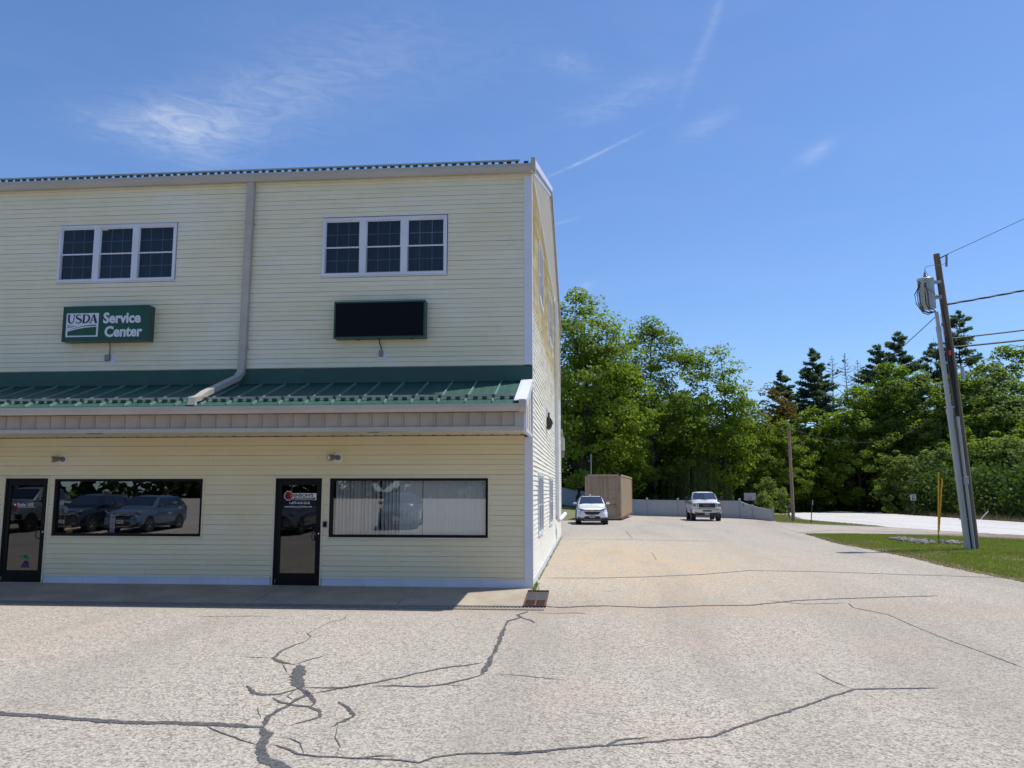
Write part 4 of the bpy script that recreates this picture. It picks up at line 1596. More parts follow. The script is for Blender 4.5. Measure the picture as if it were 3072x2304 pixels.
# vertical blinds inside the right-hand shop window
bl = empty('vertical_blinds', (0, 0, 0))
tag(bl, 'white vertical blinds hanging inside the corner shop window', 'blinds')
MB().box(-4.17, -0.94, 0.13, 0.17, 2.155, 2.20).build('headrail', 'blind_slat', bl)
r = random.Random(3)
base_slat = None
x = -4.10
k = 0
while x < -0.95:
    if base_slat is None:
        m = MB()
        m.add([(-.043, 0, 1.0), (-.02, -.004, 1.0), (.02, -.004, 1.0), (.043, 0, 1.0), (-.043, 0, 2.155), (-.02, -.004, 2.155), (.02, -.004, 2.155), (.043, 0, 2.155)],
              [(0, 1, 5, 4), (1, 2, 6, 5), (2, 3, 7, 6)])
        base_slat = m.build('slat', 'blind_slat', bl, loc=(x, .15, 0))
        o = base_slat
    else:
        o = copy_obj(base_slat, loc=(x, .15, 0))
    half = x < -2.75
    o.rotation_euler = (0, 0, R(r.uniform(48, 62)) if half else R(r.uniform(8, 16)))
    if -2.36 < x < -2.28:
        x += 0.022
    if -3.25 < x < -3.17:
        x += 0.03
    x += 0.079
    k += 1

# ------------------------------------------------------------------ signs and fittings on the facade
def box_sign(name, x0, x1, z0, z1, yb, yf, cas, face, label, cat):
    s = empty(name, ((x0 + x1) / 2, 0, z0))
    ox, oz = -(x0 + x1) / 2, -z0
    tag(s, label, cat)
    m = MB()
    X0, X1, Z1 = x0 + ox, x1 + ox, z1 + oz
    m.box(X0, X1, yf + .004, yb, 0, Z1)
    c = m.build('casing', cas, s, bevel=0.006)
    m = MB()
    e = 0.034
    m.box(X0, X1, yf - .012, yf + .0035, Z1 - e, Z1)
    m.box(X0, X1, yf - .012, yf + .0035, 0, e)
    m.box(X0, X0 + e, yf - .0115, yf + .0035, e, Z1 - e)
    m.box(X1 - e, X1, yf - .0115, yf + .0035, e, Z1 - e)
    m.build('retainer_frame', cas, s)
    MB().box(X0 + e, X1 - e, yf - .004, yf + .003, e, Z1 - e).build('face_panel', face, s)
    k = MB()
    for q in (0.14, 0.35, 0.62):
        k.lathe([(0.008, 0), (0.006, 0.004)], 6, (X1, yf + .06, q), 'x')
    k.build('screw', 'chrome', s)
    return s


def stroke(m, pts, ws, y, mi=0):
    """flat stroke in the XZ plane with a width for every point"""
    P = [Vector((p[0], p[1])) for p in pts]
    vs, fs_ = [], []
    for i, p in enumerate(P):
        t = (P[min(i + 1, len(P) - 1)] - P[max(i - 1, 0)]).normalized()
        n = Vector((-t.y, t.x)) * ws[i] / 2
        vs += [(p.x + n.x, y, p.y + n.y), (p.x - n.x, y, p.y - n.y)]
        if i:
            fs_.append((2 * i - 2, 2 * i - 1, 2 * i + 1, 2 * i))
    m.add(vs, fs_, mi)


s1 = box_sign('service_sign', -10.235, -8.27, 5.165, 5.94, -0.015, -0.25, 'green_paint', 'sign_face_green',
              'green lit-box sign with white lettering and a logo panel', 'sign')
ox, oz = -s1.location.x, -s1.location.z
y = -0.2545
# logo panel: white field, green hill, navy furrow lines, serif letters
lx0, lx1, lz0, lz1 = -10.155 + ox, -9.415 + ox, 5.268 + oz, 5.792 + oz
MB().box(lx0, lx1, y, y + .002, lz0, lz1).build('logo_panel', 'sign_white', s1)
W_, H_ = lx1 - lx0, lz1 - lz0
lp = lambda u, v: (lx0 + u * W_, lz0 + v * H_)
hill = [(u, 0.20 + 0.215 * (1 - (1 - u) ** 2.1)) for u in np.linspace(0.055, 0.945, 12)]
m = MB()
vs = [(lp(u, 0.055)[0], y - .0015, lp(u, 0.055)[1]) for u, v in hill] + [(lp(u, v)[0], y - .0015, lp(u, v)[1]) for u, v in hill]
m.add(vs, [(i, i + 1, 12 + i + 1, 12 + i) for i in range(11)])
m.build('logo_hill', 'sign_face_green', s1)
m = MB()
stroke(m, [lp(u, 0.24 + 0.245 * (1 - (1 - u) ** 2.3)) for u in np.linspace(0.055, .945, 12)], [0.004 + 0.022 * k / 11 for k in range(12)], y - .0015)
stroke(m, [lp(.03, .478), lp(.14, .47), lp(.24, .452), lp(.33, .43)], [.020, .016, .012, .005], y - .0015)
stroke(m, [lp(.03, .395), lp(.10, .40), lp(.18, .41), lp(.24, .405)], [.020, .013, .008, .004], y - .0015)
m.build('logo_furrows', 'sign_navy', s1)
yl = y - .0018
m = MB()
# U
b0, b1 = 0.575, 0.945


def L(u, v):
    return lp(u, b0 + (b1 - b0) * v)


t1, t2 = .046, .020
stroke(m, [L(.075, .97), L(.072, .42), L(.085, .18), L(.115, .06), L(.155, .03), L(.195, .08), L(.222, .22), L(.23, .42), L(.238, .97)], [t1, t1, t1 * .95, t1 * .75, t2 * 1.2, t2 * 1.2, t2, t2, t2], yl)
stroke(m, [L(.025, .965), L(.125, .965)], [.016, .016], yl)
stroke(m, [L(.195, .965), L(.275, .965)], [.016, .016], yl)
m.build('logo_letter', 'sign_navy', s1)
m = MB()
stroke(m, [L(.445, .80), L(.43, .93), L(.385, .98), L(.335, .93), L(.305, .80), L(.315, .64), L(.375, .52), L(.44, .40), L(.465, .25), L(.435, .09), L(.375, .02), L(.315, .07), L(.285, .22)],
       [.012, .018, t2, .028, .040, .044, .046, .046, .042, .030, .022, .016, .012], yl)
m.build('logo_letter', 'sign_navy', s1)
m = MB()
stroke(m, [L(.545, .97), L(.535, .03)], [t1, t1], yl)
stroke(m, [L(.50, .965), L(.60, .965), L(.665, .90), L(.705, .74), L(.708, .50), L(.68, .25), L(.62, .08), L(.55, .035), L(.49, .035)], [.016, .018, .030, .042, .048, .044, .030, .018, .016], yl)
m.build('logo_letter', 'sign_navy', s1)
m = MB()
stroke(m, [L(.745, .03), L(.842, .98)], [t2, t2], yl)
stroke(m, [L(.842, .98), L(.925, .03)], [t1, t1 * 1.1], yl)
stroke(m, [L(.775, .34), L(.895, .34)], [.018, .018], yl)
stroke(m, [L(.715, .035), L(.79, .035)], [.016, .016], yl)
stroke(m, [L(.875, .035), L(.965, .035)], [.016, .016], yl)
m.build('logo_letter', 'sign_navy', s1)
text_mesh('lettering', 'Service', 'sign_white', s1, 0.315, (-9.31 + ox, y, 5.570 + oz), bold=0.0115, sx=0.93)
text_mesh('lettering', 'Center', 'sign_white', s1, 0.315, (-9.265 + ox, y, 5.268 + oz), bold=0.0115, sx=0.93)
m = MB()
m.tube([(-9.22 + ox, -0.10, 0.0), (-9.225 + ox, -0.07, -0.10), (-9.235 + ox, -0.055, -0.30)], 0.011, 6)
m.build('conduit', 'dark_post', s1)
MB().box(-9.27 + ox, -9.135 + ox, -0.022, -0.015, -0.44, -0.24).build('mounting_block', 'white_vinyl', s1)
MB().box(-9.335 + ox, -9.225 + ox, -0.085, -0.016, -0.40, -0.265).build('junction_box', 'grey_box', s1, bevel=0.006)

s2 = box_sign('blank_sign', -4.165, -2.205, 5.135, 5.925, -0.015, -0.25, 'green_paint', 'sign_black',
              'blank black lit-box sign in a dark green frame', 'sign')
ox = -s2.location.x
m = MB()
m.tube([(-3.22 + ox, -0.10, 0.0), (-3.215 + ox, -0.07, -0.08), (-3.185 + ox, -0.055, -0.17), (-3.175 + ox, -0.05, -0.27)], 0.013, 6)
m.build('conduit', 'dark_post', s2)
MB().box(-3.265 + ox, -3.075 + ox, -0.022, -0.015, -0.425, -0.225).build('mounting_block', 'white_vinyl', s2, bevel=0.004)
MB().box(-3.235 + ox, -3.145 + ox, -0.075, -0.016, -0.37, -0.235).build('junction_box', 'grey_box', s2, bevel=0.006)
MB().box(-3.70 + ox, -3.64 + ox, -.12, -.08, -.015, 0).box(-2.55 + ox, -2.49 + ox, -.12, -.08, -.015, 0).build('bracket', 'dark_post', s2)


def wall_lamp(x, z, label):
    l = empty('wall_lamp', (x, 0, z))
    tag(l, label, 'wall lamp', 'bullet lamps under the canopy')
    MB().box(-0.085, 0.085, -0.026, -0.012, -0.10, 0.10).build('mounting_block', 'white_vinyl', l, bevel=0.006)
    MB().lathe([(0.055, 0.0), (0.055, -0.02), (0.03, -0.03)], 14, (0.0, -0.026, 0.0), 'y').build('base', 'bronze_lamp', l, smooth=True)
    m = MB()
    m.tube([(0, -0.05, 0.0), (-0.03, -0.09, 0.0), (-0.06, -0.11, 0.005)], 0.014, 8)
    m.build('arm', 'bronze_lamp', l, smooth=True)
    m = MB()
    m.tube([(-0.045, -0.06, 0.012), (-0.075, -0.10, 0.008), (-0.12, -0.15, 0.0), (-0.150, -0.185, -0.005)], [0.035, 0.050, 0.062, 0.066], 14)
    h = m.build('head', 'bronze_lamp', l, smooth=True)
    m = MB()
    m.tube([(-0.149, -0.184, -0.005), (-0.155, -0.190, -0.006)], [0.052, 0.046], 14)
    m.build('bulb', 'lamp_glass', h, smooth=True)
    return l


wall_lamp(-10.16, 2.62, 'bullet wall lamp above the door marked Suite 103')
wall_lamp(-4.06, 2.635, 'bullet wall lamp above the driving school door')

rd = empty('card_reader', (-4.300, -0.014, 1.195))
tag(rd, 'small black card reader between the door and the blinded window', 'card reader')
MB().box(-0.045, 0.045, -0.03, 0.0, 0.0, 0.125).build('body', 'grey_box', rd, bevel=0.006)
MB().box(-0.036, 0.036, -0.035, -0.0305, 0.012, 0.112).build('face', 'sign_black', rd)

wp = empty('wall_pack', (0.03, 6.3, 3.85))
tag(wp, 'dark wall pack floodlight on the sunny side wall', 'floodlight')
MB().box(-0.02, 0.02, -0.20, 0.28, 0.16, 0.42).build('mounting_block', 'white_vinyl', wp)
m = MB()
m.prism([(0.0, 0.16), (0.10, 0.14), (0.16, 0.04), (0.10, -0.14), (0.04, -0.18), (0.0, -0.18)], 'y', -0.22, 0.22)
m.build('housing', 'wall_pack', wp, bevel=0.01)
MB().box(0.02, 0.07, -0.05, 0.05, 0.14, 0.30).build('bracket', 'wall_pack', wp)
m = MB()
m.add([(0.162, -0.2, 0.03), (0.162, 0.2, 0.03), (0.106, 0.2, -0.13), (0.106, -0.2, -0.13)], [(0, 1, 2, 3)])
m.build('lens', 'lamp_lens', wp)

# ------------------------------------------------------------------ shipping container
CA, CB = Vector((3.455, 39.30)), Vector((4.92, 52.8))
cdir = (CB - CA).normalized()
crot = math.atan2(cdir.y, cdir.x) - math.pi / 2
Lc, Wc, Hc = (CB - CA).length, 2.46, 3.05
ct = empty('shipping_container', (CA.x, CA.y, 0.0), crot)
tag(ct, 'tall tan shipping container standing behind the parked white crossover', 'shipping container')
# local frame: x from -Wc to 0, y from 0 to Lc, z up; slopes down slightly with the lot
drop = -0.010
m = MB()
e = 0.12
for x in (-Wc, -e):
    m.box(x, x + e, 0, e, 0.0, Hc)
    m.box(x, x + e, Lc - e, Lc, -0.1, Hc)
m.box(-Wc + e, -e, 0.0, e, Hc - .14, Hc)
m.box(-Wc + e, -e, 0.0, e, 0.04, 0.18)
m.box(-Wc + e, -e, Lc - e, Lc, Hc - .14, Hc)
m.box(-.075, -.003, e, Lc - e, Hc - .10, Hc - .004)
m.box(-Wc + .003, -Wc + .075, e, Lc - e, Hc - .10, Hc - .004)
m.build('frame', 'container_paint_lit', ct)
m = MB()
m.box(-.08, -.002, e, Lc - e, 0.03, 0.17)
m.box(-Wc + .002, -Wc + .08, e, Lc - e, 0.03, 0.17)
m.build('bottom_rail', 'container_rust', ct)
for x in (-Wc - .004, -0.176):
    for z in (-.002, Hc - .115):
        MB().box(x, x + .18, -0.006, 0.16, z, z + .12).build('corner_casting', 'container_rust', ct)
# corrugated sides and roof
for xs, sg in ((-0.035, -1), (-Wc + .035, 1)):
    n = int((Lc - 2 * e) / 0.28)
    vs, fs_ = [], []
    st = (Lc - 2 * e) / n
    cols = []
    for k in range(n):
        y0 = e + k * st
        cols += [(y0, 0), (y0 + st * .36, 0), (y0 + st * .5, .036), (y0 + st * .86, .036)]
    cols.append((e + n * st, 0))
    for (yy, dd) in cols:
        vs += [(xs + sg * dd, yy, 0.17), (xs + sg * dd, yy, Hc - .10)]
    fs_ = [(2 * i, 2 * i + 2, 2 * i + 3, 2 * i + 1) for i in range(len(cols) - 1)]
    MB().add(vs, fs_).build('side_wall', 'container_paint_lit', ct)
MB().box(-Wc + .08, -.08, e, Lc - e, Hc - .05, Hc - .02).build('roof', 'container_paint', ct)
MB().box(-Wc + .08, -.08, e, Lc - e, 0.12, 0.17).build('floor', 'container_rust', ct)
MB().box(-Wc + .08, -.08, Lc - .09, Lc - .05, 0.17, Hc - .14).build('front_wall', 'container_paint', ct)
for i, (xa, xb) in enumerate(((-Wc + .125, -Wc / 2 - .008), (-Wc / 2 + .008, -.125))):
    m = MB()
    m.box(xa, xb, 0.035, 0.075, 0.19, Hc - .15)
    hts = [0.22, 0.86, 1.42, 2.05, Hc - .20]
    for z0, z1 in zip(hts[:-1], hts[1:]):
        m.prism([(xa + .06, z0 + .03), (xb - .06, z0 + .03), (xb - .06, z1 - .05), (xa + .06, z1 - .05)], 'y', 0.012, 0.036)
    d = m.build('door', 'container_paint', ct)
    for fx in (.27, .80):
        x = xa + (xb - xa) * fx
        q = MB()
        q.tube([(x, -0.006, 0.10), (x, -0.006, Hc - .07)], 0.020, 8)
        for z in (0.12, 0.86, 1.42, 2.05, Hc - .12):
            q.box(x - .04, x + .04, -.02, .012, z - .025, z + .025)
        q.build('lock_rod', 'container_paint', d)
        MB().box(x - .03, x + .26 * (1 if fx < .5 else -1), -.04, -.026, 0.98, 1.02).build('lock_handle', 'container_rust', d)
    for z in (0.3, 1.05, 1.85, 2.6):
        xx = xa - .03 if i == 0 else xb + .03
        MB().box(xx - .035, xx + .035, 0.0, 0.03, z, z + .12).build('hinge', 'container_paint', d)

# ------------------------------------------------------------------ white vinyl fence
fen = empty('vinyl_fence', (12.7, 47.2, Tz(12.7, 47.2)))
tag(fen, 'white vinyl privacy fence at the back of the lot, stepping down to the right', 'fence')
fo = Vector(fen.location)
FP = [(13.50, 39.7, 0.74), (13.19, 44.9, 0.98), (12.70, 47.2, 1.32), (8.75, 53.5, 1.36), (6.42, 56.7, 1.40), (4.6, 59.6, 1.44), (2.5, 64.0, 1.65), (0.25, 68.5, 1.80), (-1.64, 70.3, 1.80), (-5.5, 72.5, 1.80), (-9.5, 74.5, 1.8)]


def fence_ground(x, y):
    up = float(ss(38.3, 66, y)) * 0.75 * float(1 - ss(-1.5, 4.5, x))
    return Tz(x, y) + 0.02 + up * (0.5 + .5 * float(1 - ss(-6, 2, x)))


for i, (x, y, h) in enumerate(FP):
    z = fence_ground(x, y)
    hp = h + .07
    post = MB()
    post.box(-.065, .065, -.065, .065, 0, hp)
    o = post.build('post', 'fence_vinyl', fen, loc=(x - fo.x, y - fo.y, z - fo.z))
    if i > 1:
        MB().prism([(-.085, -.085), (.085, -.085), (.085, .085), (-.085, .085)], 'z', hp, hp + .035).lathe([(.10, .035), (.03, .085)], 4, (0, 0, hp)).build('post_cap', 'fence_vinyl', o)
for i in range(len(FP) - 1):
    a, b = FP[i], FP[i + 1]
    za, zb = fence_ground(a[0], a[1]), fence_ground(b[0], b[1])
    A, B = Vector((a[0], a[1])), Vector((b[0], b[1]))
    d = (B - A)
    Ls = d.length
    d.normalize()
    n = Vector((-d.y, d.x))
    seg = max(3, int(Ls / 0.55))
    if i < 2:
        seg = 12
    ha, hb = a[2] - .06, b[2] - .06

    def top(u):
        if i == 1:
            return ha + (hb - ha) * u ** 1.25
        if i == 0:
            return ha + (hb - ha) * u ** 1.6
        return ha + (hb - ha) * u
    rail_m = MB()
    panel_m = MB()
    for k in range(seg):
        u0, u1 = k / seg, (k + 1) / seg
        p, q = A + d * Ls * (u0 + .004), A + d * Ls * (u1 - .004)
        z0, z1 = za + (zb - za) * u0 - .12, za + (zb - za) * u1 - .12
        t0, t1 = za + (zb - za) * u0 + top(u0), za + (zb - za) * u1 + top(u1)

        def quad_box(m, p, q, z0, z1, t0, t1, th):
            vs = []
            for s in (-1, 1):
                o = n * th * s
                vs += [(p.x + o.x - fo.x, p.y + o.y - fo.y, z0 - fo.z), (q.x + o.x - fo.x, q.y + o.y - fo.y, z1 - fo.z), (q.x + o.x - fo.x, q.y + o.y - fo.y, t1 - fo.z), (p.x + o.x - fo.x, p.y + o.y - fo.y, t0 - fo.z)]
            m.add(vs, [(0, 1, 2, 3), (4, 5, 6, 7), (0, 1, 5, 4), (1, 2, 6, 5), (2, 3, 7, 6), (3, 0, 4, 7)])
        quad_box(panel_m, A + d * Ls * u0, A + d * Ls * u1, z0, z1, t0 - (.30 if (i == 1 and k == 8) else 0), t1 - (.30 if (i == 1 and k == 8) else 0), .018)
        quad_box(rail_m, A + d * Ls * u0, A + d * Ls * u1, t0 - .03, t1 - .03, t0 + .045, t1 + .045, .032)
    panel_m.build('fence_panel', 'fence_vinyl', fen)
    rail_m.build('rail', 'fence_vinyl', fen)

# ------------------------------------------------------------------ utility pole by the road and what hangs on it
PB, PT = Vector((13.935, 12.1, -0.1)), Vector((13.395, 12.1, 10.15))


def pole_at(z):
    u = (z + 0.1) / 10.25
    return PB.lerp(PT, u) + Vector((0.055 * math.sin(math.pi * u), 0, 0))


up = empty('utility_pole', (13.935, 12.1, 0))
tag(up, 'leaning weathered utility pole with a transformer near its top', 'utility pole')
uo = Vector(up.location)
m = MB()
zs = np.linspace(-0.1, 10.15, 14)
m.tube([pole_at(z) - uo for z in zs], [0.175 - 0.007 * z for z in zs], 14)
m.build('shaft', 'wood_pole', up, smooth=True)
m = MB()
p = pole_at(9.95) - uo
m.tube([p, p + Vector((.20, -.06, .10)), p + Vector((.34, -.1, .16))], 0.022, 6)
m.build('bracket', 'dark_post', up)
m = MB()
m.tube([(13.69 - uo.x, -.1, 10.08), (13.68 - uo.x, -.1, 10.0), (13.655 - uo.x, -.1, 9.66)], [0.02, 0.036, 0.034], 8)
for k in range(7):
    z = 10.0 - k * .05
    m.lathe([(0.02, 0), (0.047, .012), (0.02, .025)], 10, (13.682 - uo.x - .0035 * k, -.1, z))
m.build('arrester', 'porcelain', up, smooth=True)
for z in (9.13, 8.57):
    p = pole_at(z) - uo
    MB().tube([p, p + Vector((.22, -.02, 0))], 0.012, 6).build('bolt', 'galvanised', up)
m = MB()
m.tube([Vector((13.90, 11.93, 6.15)) - uo, Vector((13.93, 11.92, 5.67)) - uo], 0.06, 8)
m.build('splice_case', 'pvc_grey', up)
# cables stapled down the pole
m = MB()
for dx, z0, z1 in ((-.05, 7.15, 4.45), (0.0, 8.3, 4.6), (0.05, 6.95, 4.4)):
    pts = [pole_at(z) - uo + Vector((dx + .02 * math.sin(z * 2 + dx * 40) - .10, -.16, 0)) for z in np.linspace(z0, z1, 16)]
    m.tube(pts, 0.022, 6)
m.build('riser_cables', 'black_cable', up)
p = pole_at(6.62) - uo
MB().lathe([(0.05, -.08), (0.05, .08)], 8, (p.x - .10, -.165, 6.62)).build('tape', 'orange_tape', up)
m = MB()
m.tube([pole_at(z) - uo + Vector((-.20, -.10, 0)) for z in np.linspace(8.0, 4.4, 8)], 0.007, 5)
m.build('ground_wire', 'black_cable', up)

tf = empty('transformer', (12.985, 12.1, 8.18))
tag(tf, 'grey cylindrical transformer can hung near the top of the leaning pole', 'transformer')
tf.rotation_euler = (R(4), R(-3.0), 0)
m = MB()
m.lathe([(0.20, 0.0), (0.262, 0.03), (0.262, 1.02), (0.275, 1.03), (0.275, 1.07), (0.24, 1.11), (0.05, 1.13)], 24)
m.build('tank', 'transformer_paint', tf, smooth=True)
m = MB()
m.lathe([(0.075, 1.12), (0.06, 1.16), (0.082, 1.18), (0.05, 1.21), (0.07, 1.23), (0.04, 1.26), (0.055, 1.28), (0.02, 1.32), (0.012, 1.42)], 12, (0.02, 0, 0))
m.build('bushing', 'porcelain', tf, smooth=True)
for z in (0.93, 0.40):
    MB().box(0.22, 0.50, -0.07, 0.07, z - .05, z + .06).build('mount', 'transformer_paint', tf)
for x, yv in ((-.27, -.12), (-.13, -.27)):
    m = MB()
    m.lathe([(0.045, 0.0), (0.045, .03), (0.025, .05), (0.02, .10)], 10, (x, yv, 0.90))
    m.build('terminal', 'porcelain', tf, smooth=True)
m = MB()
for (dx, dy, sw, zb) in ((-.27, -.12, .20, -.10), (-.27, -.14, .13, -.05), (-.25, -.13, .06, -.02), (-.13, -.28, .06, -.05), (-.11, -.29, -.01, 0.02)):
    m.tube([(dx, dy, .95), (dx - .03, dy - .03, .80), (dx - sw, dy - .06, .52), (dx - sw * .85, dy - .05, .20), (dx + .05, dy - .02, zb - .03), (dx + .22, dy + .02, zb - .09), (0.18, -.14, -.10), (0.255, -.10, -.20)], 0.016, 6)
m.build('leads', 'black_cable', tf, smooth=True)
m = MB()
m.tube([(0.02, 0, 1.42), (0.06, -.02, 1.50), (0.25, -.08, 1.52), (0.55, -.12, 1.50), (0.68, -.1, 1.56)], 0.008, 5)
m.tube([(-.1, -.26, .70), (0.05, -.27, .62), (.20, -.2, .5), (.33, -.12, .42), (.45, -.1, .40)], 0.007, 5)
m.build('jumper', 'black_cable', tf)

cd = empty('conduit_riser', (13.66, 12.35, 0))
tag(cd, 'pale grey plastic conduit pipe leaning against the roadside utility pole', 'conduit pipe')
co = Vector(cd.location)
CBt = lambda z: Vector((13.665 - 0.058 * z, 11.92 + 0.004 * z, z)) - co
m = MB()
m.tube([CBt(z) for z in (0, 2, 4, 4.7)], 0.098, 12)
m.tube([CBt(z) for z in (4.7, 6, 7.4)], 0.082, 12)
m.tube([CBt(z) for z in (7.5, 8.06)], 0.062, 12)
m.build('pipe', 'pvc_grey', cd, smooth=True)
for z, rr in ((4.55, .112), (7.38, .09), (2.3, .108)):
    m = MB()
    m.tube([CBt(z), CBt(z + .16)], rr, 12)
    m.build('coupling', 'pvc_grey', cd, smooth=True)
for z in (1.0, 4.75):
    p = CBt(z)
    MB().box(p.x - .12, p.x + .28, p.y + .02, p.y + .10, p.z, p.z + .04).build('strap', 'galvanised', cd)
cd2 = empty('conduit_riser', (13.83, 11.86, 0))
tag(cd2, 'thin grey conduit pipe with a small box, tight beside the wooden pole', 'conduit pipe')
co2 = Vector(cd2.location)
C2 = lambda z: Vector((13.835 - 0.050 * z, 11.86, z)) - co2
MB().tube([C2(z) for z in (0, 2.2, 4.43)], 0.045, 10).build('pipe', 'pvc_grey', cd2, smooth=True)
p = C2(2.2)
MB().box(p.x - .06, p.x + .08, p.y - .06, p.y + .05, 2.16, 2.42).build('box', 'pvc_grey', cd2, bevel=.008)

# guy wire with yellow guards
gw = empty('guy_wire', (13.82, 14.56, 0))
tag(gw, 'guy wire anchor with two yellow plastic guards in the grass', 'guy wire')
go = Vector(gw.location)
for tx, tz, gx0, gz0, gx1, gz1 in ((13.56, 8.1, 13.83, .36, 13.96, 2.62), (13.40, 6.9, 13.855, .48, 14.07, 2.39)):
    MB().tube([(13.82 - go.x, 0, 0), (gx0 - go.x, 0, gz0), (gx1 - go.x, -.05, gz1)], 0.010, 5).build('rod', 'dark_post', gw)
    MB().tube([(gx0 - go.x, 0, gz0), (gx1 - go.x, -.05, gz1)], 0.027, 8).build('guard', 'yellow_plastic', gw, smooth=True)
    MB().tube([(gx1 - go.x, -.05, gz1), (gx1 + .05 - go.x, -.3, tz - .5)], 0.005, 4).build('cable', 'black_cable', gw)


def catenary(p, q, sag, n=24):
    p, q = Vector(p), Vector(q)
    return [p.lerp(q, i / n) - Vector((0, 0, sag * 4 * (i / n) * (1 - i / n))) for i in range(n + 1)]


def wire(pts, rad, label, twist=0.0):
    o = Vector(pts[0])
    w = empty('overhead_wire', o)
    tag(w, label, 'wire', 'overhead wires at the utility pole')
    P = [Vector(p) - o for p in pts]
    m = MB()
    if twist:
        fine = []
        for a, b in zip(P[:-1], P[1:]):
            for k in range(4):
                fine.append(a.lerp(b, k / 4))
        for ph in (0, 2.1, 4.2):
            m.tube([p + Vector((0, math.cos(ph + i * .55), math.sin(ph + i * .55))) * twist for i, p in enumerate(fine)], rad, 4)
    else:
        m.tube(P, rad, 5)
    m.build('strand', 'black_cable', w)
    return w


wire(catenary((13.74, 12.0, 10.12), (30, 8.0, 18.2), .3), 0.010, 'thin top wire rising from the pole tip to the upper right')
wire(catenary((13.60, 12.0, 8.33), (27, 9.0, 11.0), .25), 0.016, 'twisted service cable leaving the pole below the transformer', twist=0.022)
wire(catenary((13.66, 11.95, 7.12), (30, 9.5, 9.2), .2), 0.026, 'upper of two black cables leaving the pole to the right')
wire(catenary((13.68, 11.95, 6.82), (30, 9.5, 9.0), .3), 0.032, 'thicker lower black cable leaving the pole to the right')
wire(catenary((13.20, 12.0, 7.92), (14.42, 38.3, 6.15), 0.45), 0.014, 'service wire dropping from the conduit head back to the bare tan pole')

# second pole, posts, signs by the road
p2 = empty('utility_pole', (14.48, 38.3, Tz(14.48, 38.3)))
tag(p2, 'bare tan wooden pole by the driveway at the end of the fence', 'utility pole')
m = MB()
m.tube([(0, 0, -.1), (-.02, 0, 3.2), (-.05, 0, 6.36)], [0.115, 0.105, 0.088], 12)
m.build('shaft', 'wood_pole_tan', p2, smooth=True)
MB().box(-.10, .02, -.115, -.085, 5.9, 6.0).build('bracket', 'dark_post', p2)
wire(catenary((14.45, 38.3, 6.05), (38, 75, 9.5), 1.6), 0.016, 'wire running from the bare tan pole into the pines')


def stake(x, y, h, lean, label, rad=0.03, mat='dark_post', tip=None):
    s = empty('marker_stake', (x, y, Tz(x, y)))
    tag(s, label, 'marker stake')
    MB().tube([(0, 0, -.05), (lean * .5, 0, h * .5), (lean, 0, h)], rad, 6).build('rod', mat, s)
    if tip:
        MB().tube([(lean * .97, 0, h * .8), (lean * 1.01, 0, h * 1.004)], rad * 1.08, 6).build('tip', tip, s)


stake(14.59, 34.55, 1.40, 0.15, 'dark leaning marker stake with a pale tip in front of the road', tip='pvc_grey')
stake(15.42, 43.2, 0.80, -0.03, 'short dark stake just left of the bare tan pole')
stake(28.9, 44.6, 0.60, 0.62, 'white reflector stake leaning over beside the far edge of the road', rad=.04, mat='white_paint')

mbx = empty('mailbox', (18.4, 56.0, Tz(18.4, 56.0)))
tag(mbx, 'dark mailbox on a braced post beyond the fence end', 'mailbox')
MB().box(-.05, .05, -.05, .05, 0, .72).build('post', 'dark_post', mbx)
MB().tube([(0, 0, .42), (.28, 0, .70)], .03, 6).box(-.08, .42, -.04, .04, .70, .75).build('brace', 'dark_post', mbx)
m = MB()
m.prism([(-.10, .76), (.10, .76), (.10, .92), (.07, .98), (0, 1.0), (-.07, .98), (-.10, .92)], 'x', -.02, .50)
m.build('box', 'car_black', mbx)

sp_ = empty('speed_limit_sign', (30.45, 60.4, Tz(30.45, 60.4)))
tag(sp_, 'white SPEED LIMIT 40 sign on a dark post across the road', 'road sign')
MB().box(-.035, .035, 0.0, .03, -.1, 1.95).build('post', 'dark_post', sp_)
MB().box(-.24, .24, -.016, -.001, 1.36, 1.94).build('panel', 'white_paint', sp_)
m = MB()
for (a, b, c, d) in ((-.225, .225, 1.915, 1.925), (-.225, .225, 1.375, 1.385)):
    m.box(a, b, -.0185, -.017, c, d)
m.box(-.225, -.215, -.0185, -.017, 1.386, 1.914)
m.box(.215, .225, -.0185, -.017, 1.386, 1.914)
m.build('border', 'decal_black', sp_)
text_mesh('lettering', 'SPEED', 'decal_black', sp_, .135, (0, -.019, 1.795), align='CENTER', bold=.003)
text_mesh('lettering', 'LIMIT', 'decal_black', sp_, .135, (0, -.019, 1.675), align='CENTER', bold=.003)
text_mesh('lettering', '40', 'decal_black', sp_, .33, (0, -.019, 1.41), align='CENTER', bold=.010, sx=1.05)

bb = empty('basketball_hoop', (15.0, 56.0, Tz(15.0, 56.0)))
tag(bb, 'pale basketball backboard on a post behind the low end of the fence', 'basketball hoop')
bbz = -Tz(15.0, 56.0)
MB().tube([(0, .15, -.1), (0, .15, 1.1 + bbz), (0, .03, 1.3 + bbz)], .045, 8).build('post', 'dark_post', bb)
MB().box(-.31, .70, -.02, .02, 1.12 + bbz, 1.76 + bbz).build('backboard', 'pvc_grey', bb)
m = MB()
for (a, b, c, d) in ((.06, .34, 1.46, 1.48), (.06, .34, 1.26, 1.28), (.06, .08, 1.28, 1.46), (.32, .34, 1.28, 1.46)):
    m.box(a, b, -.024, -.021, c + bbz, d + bbz)
m.build('target_square', 'dark_post', bb)
MB().lathe([(.20, -.01), (.215, -.01), (.215, .01), (.20, .01)], 16, (.20, -.24, 1.22 + bbz)).build('rim', 'orange_tape', bb)

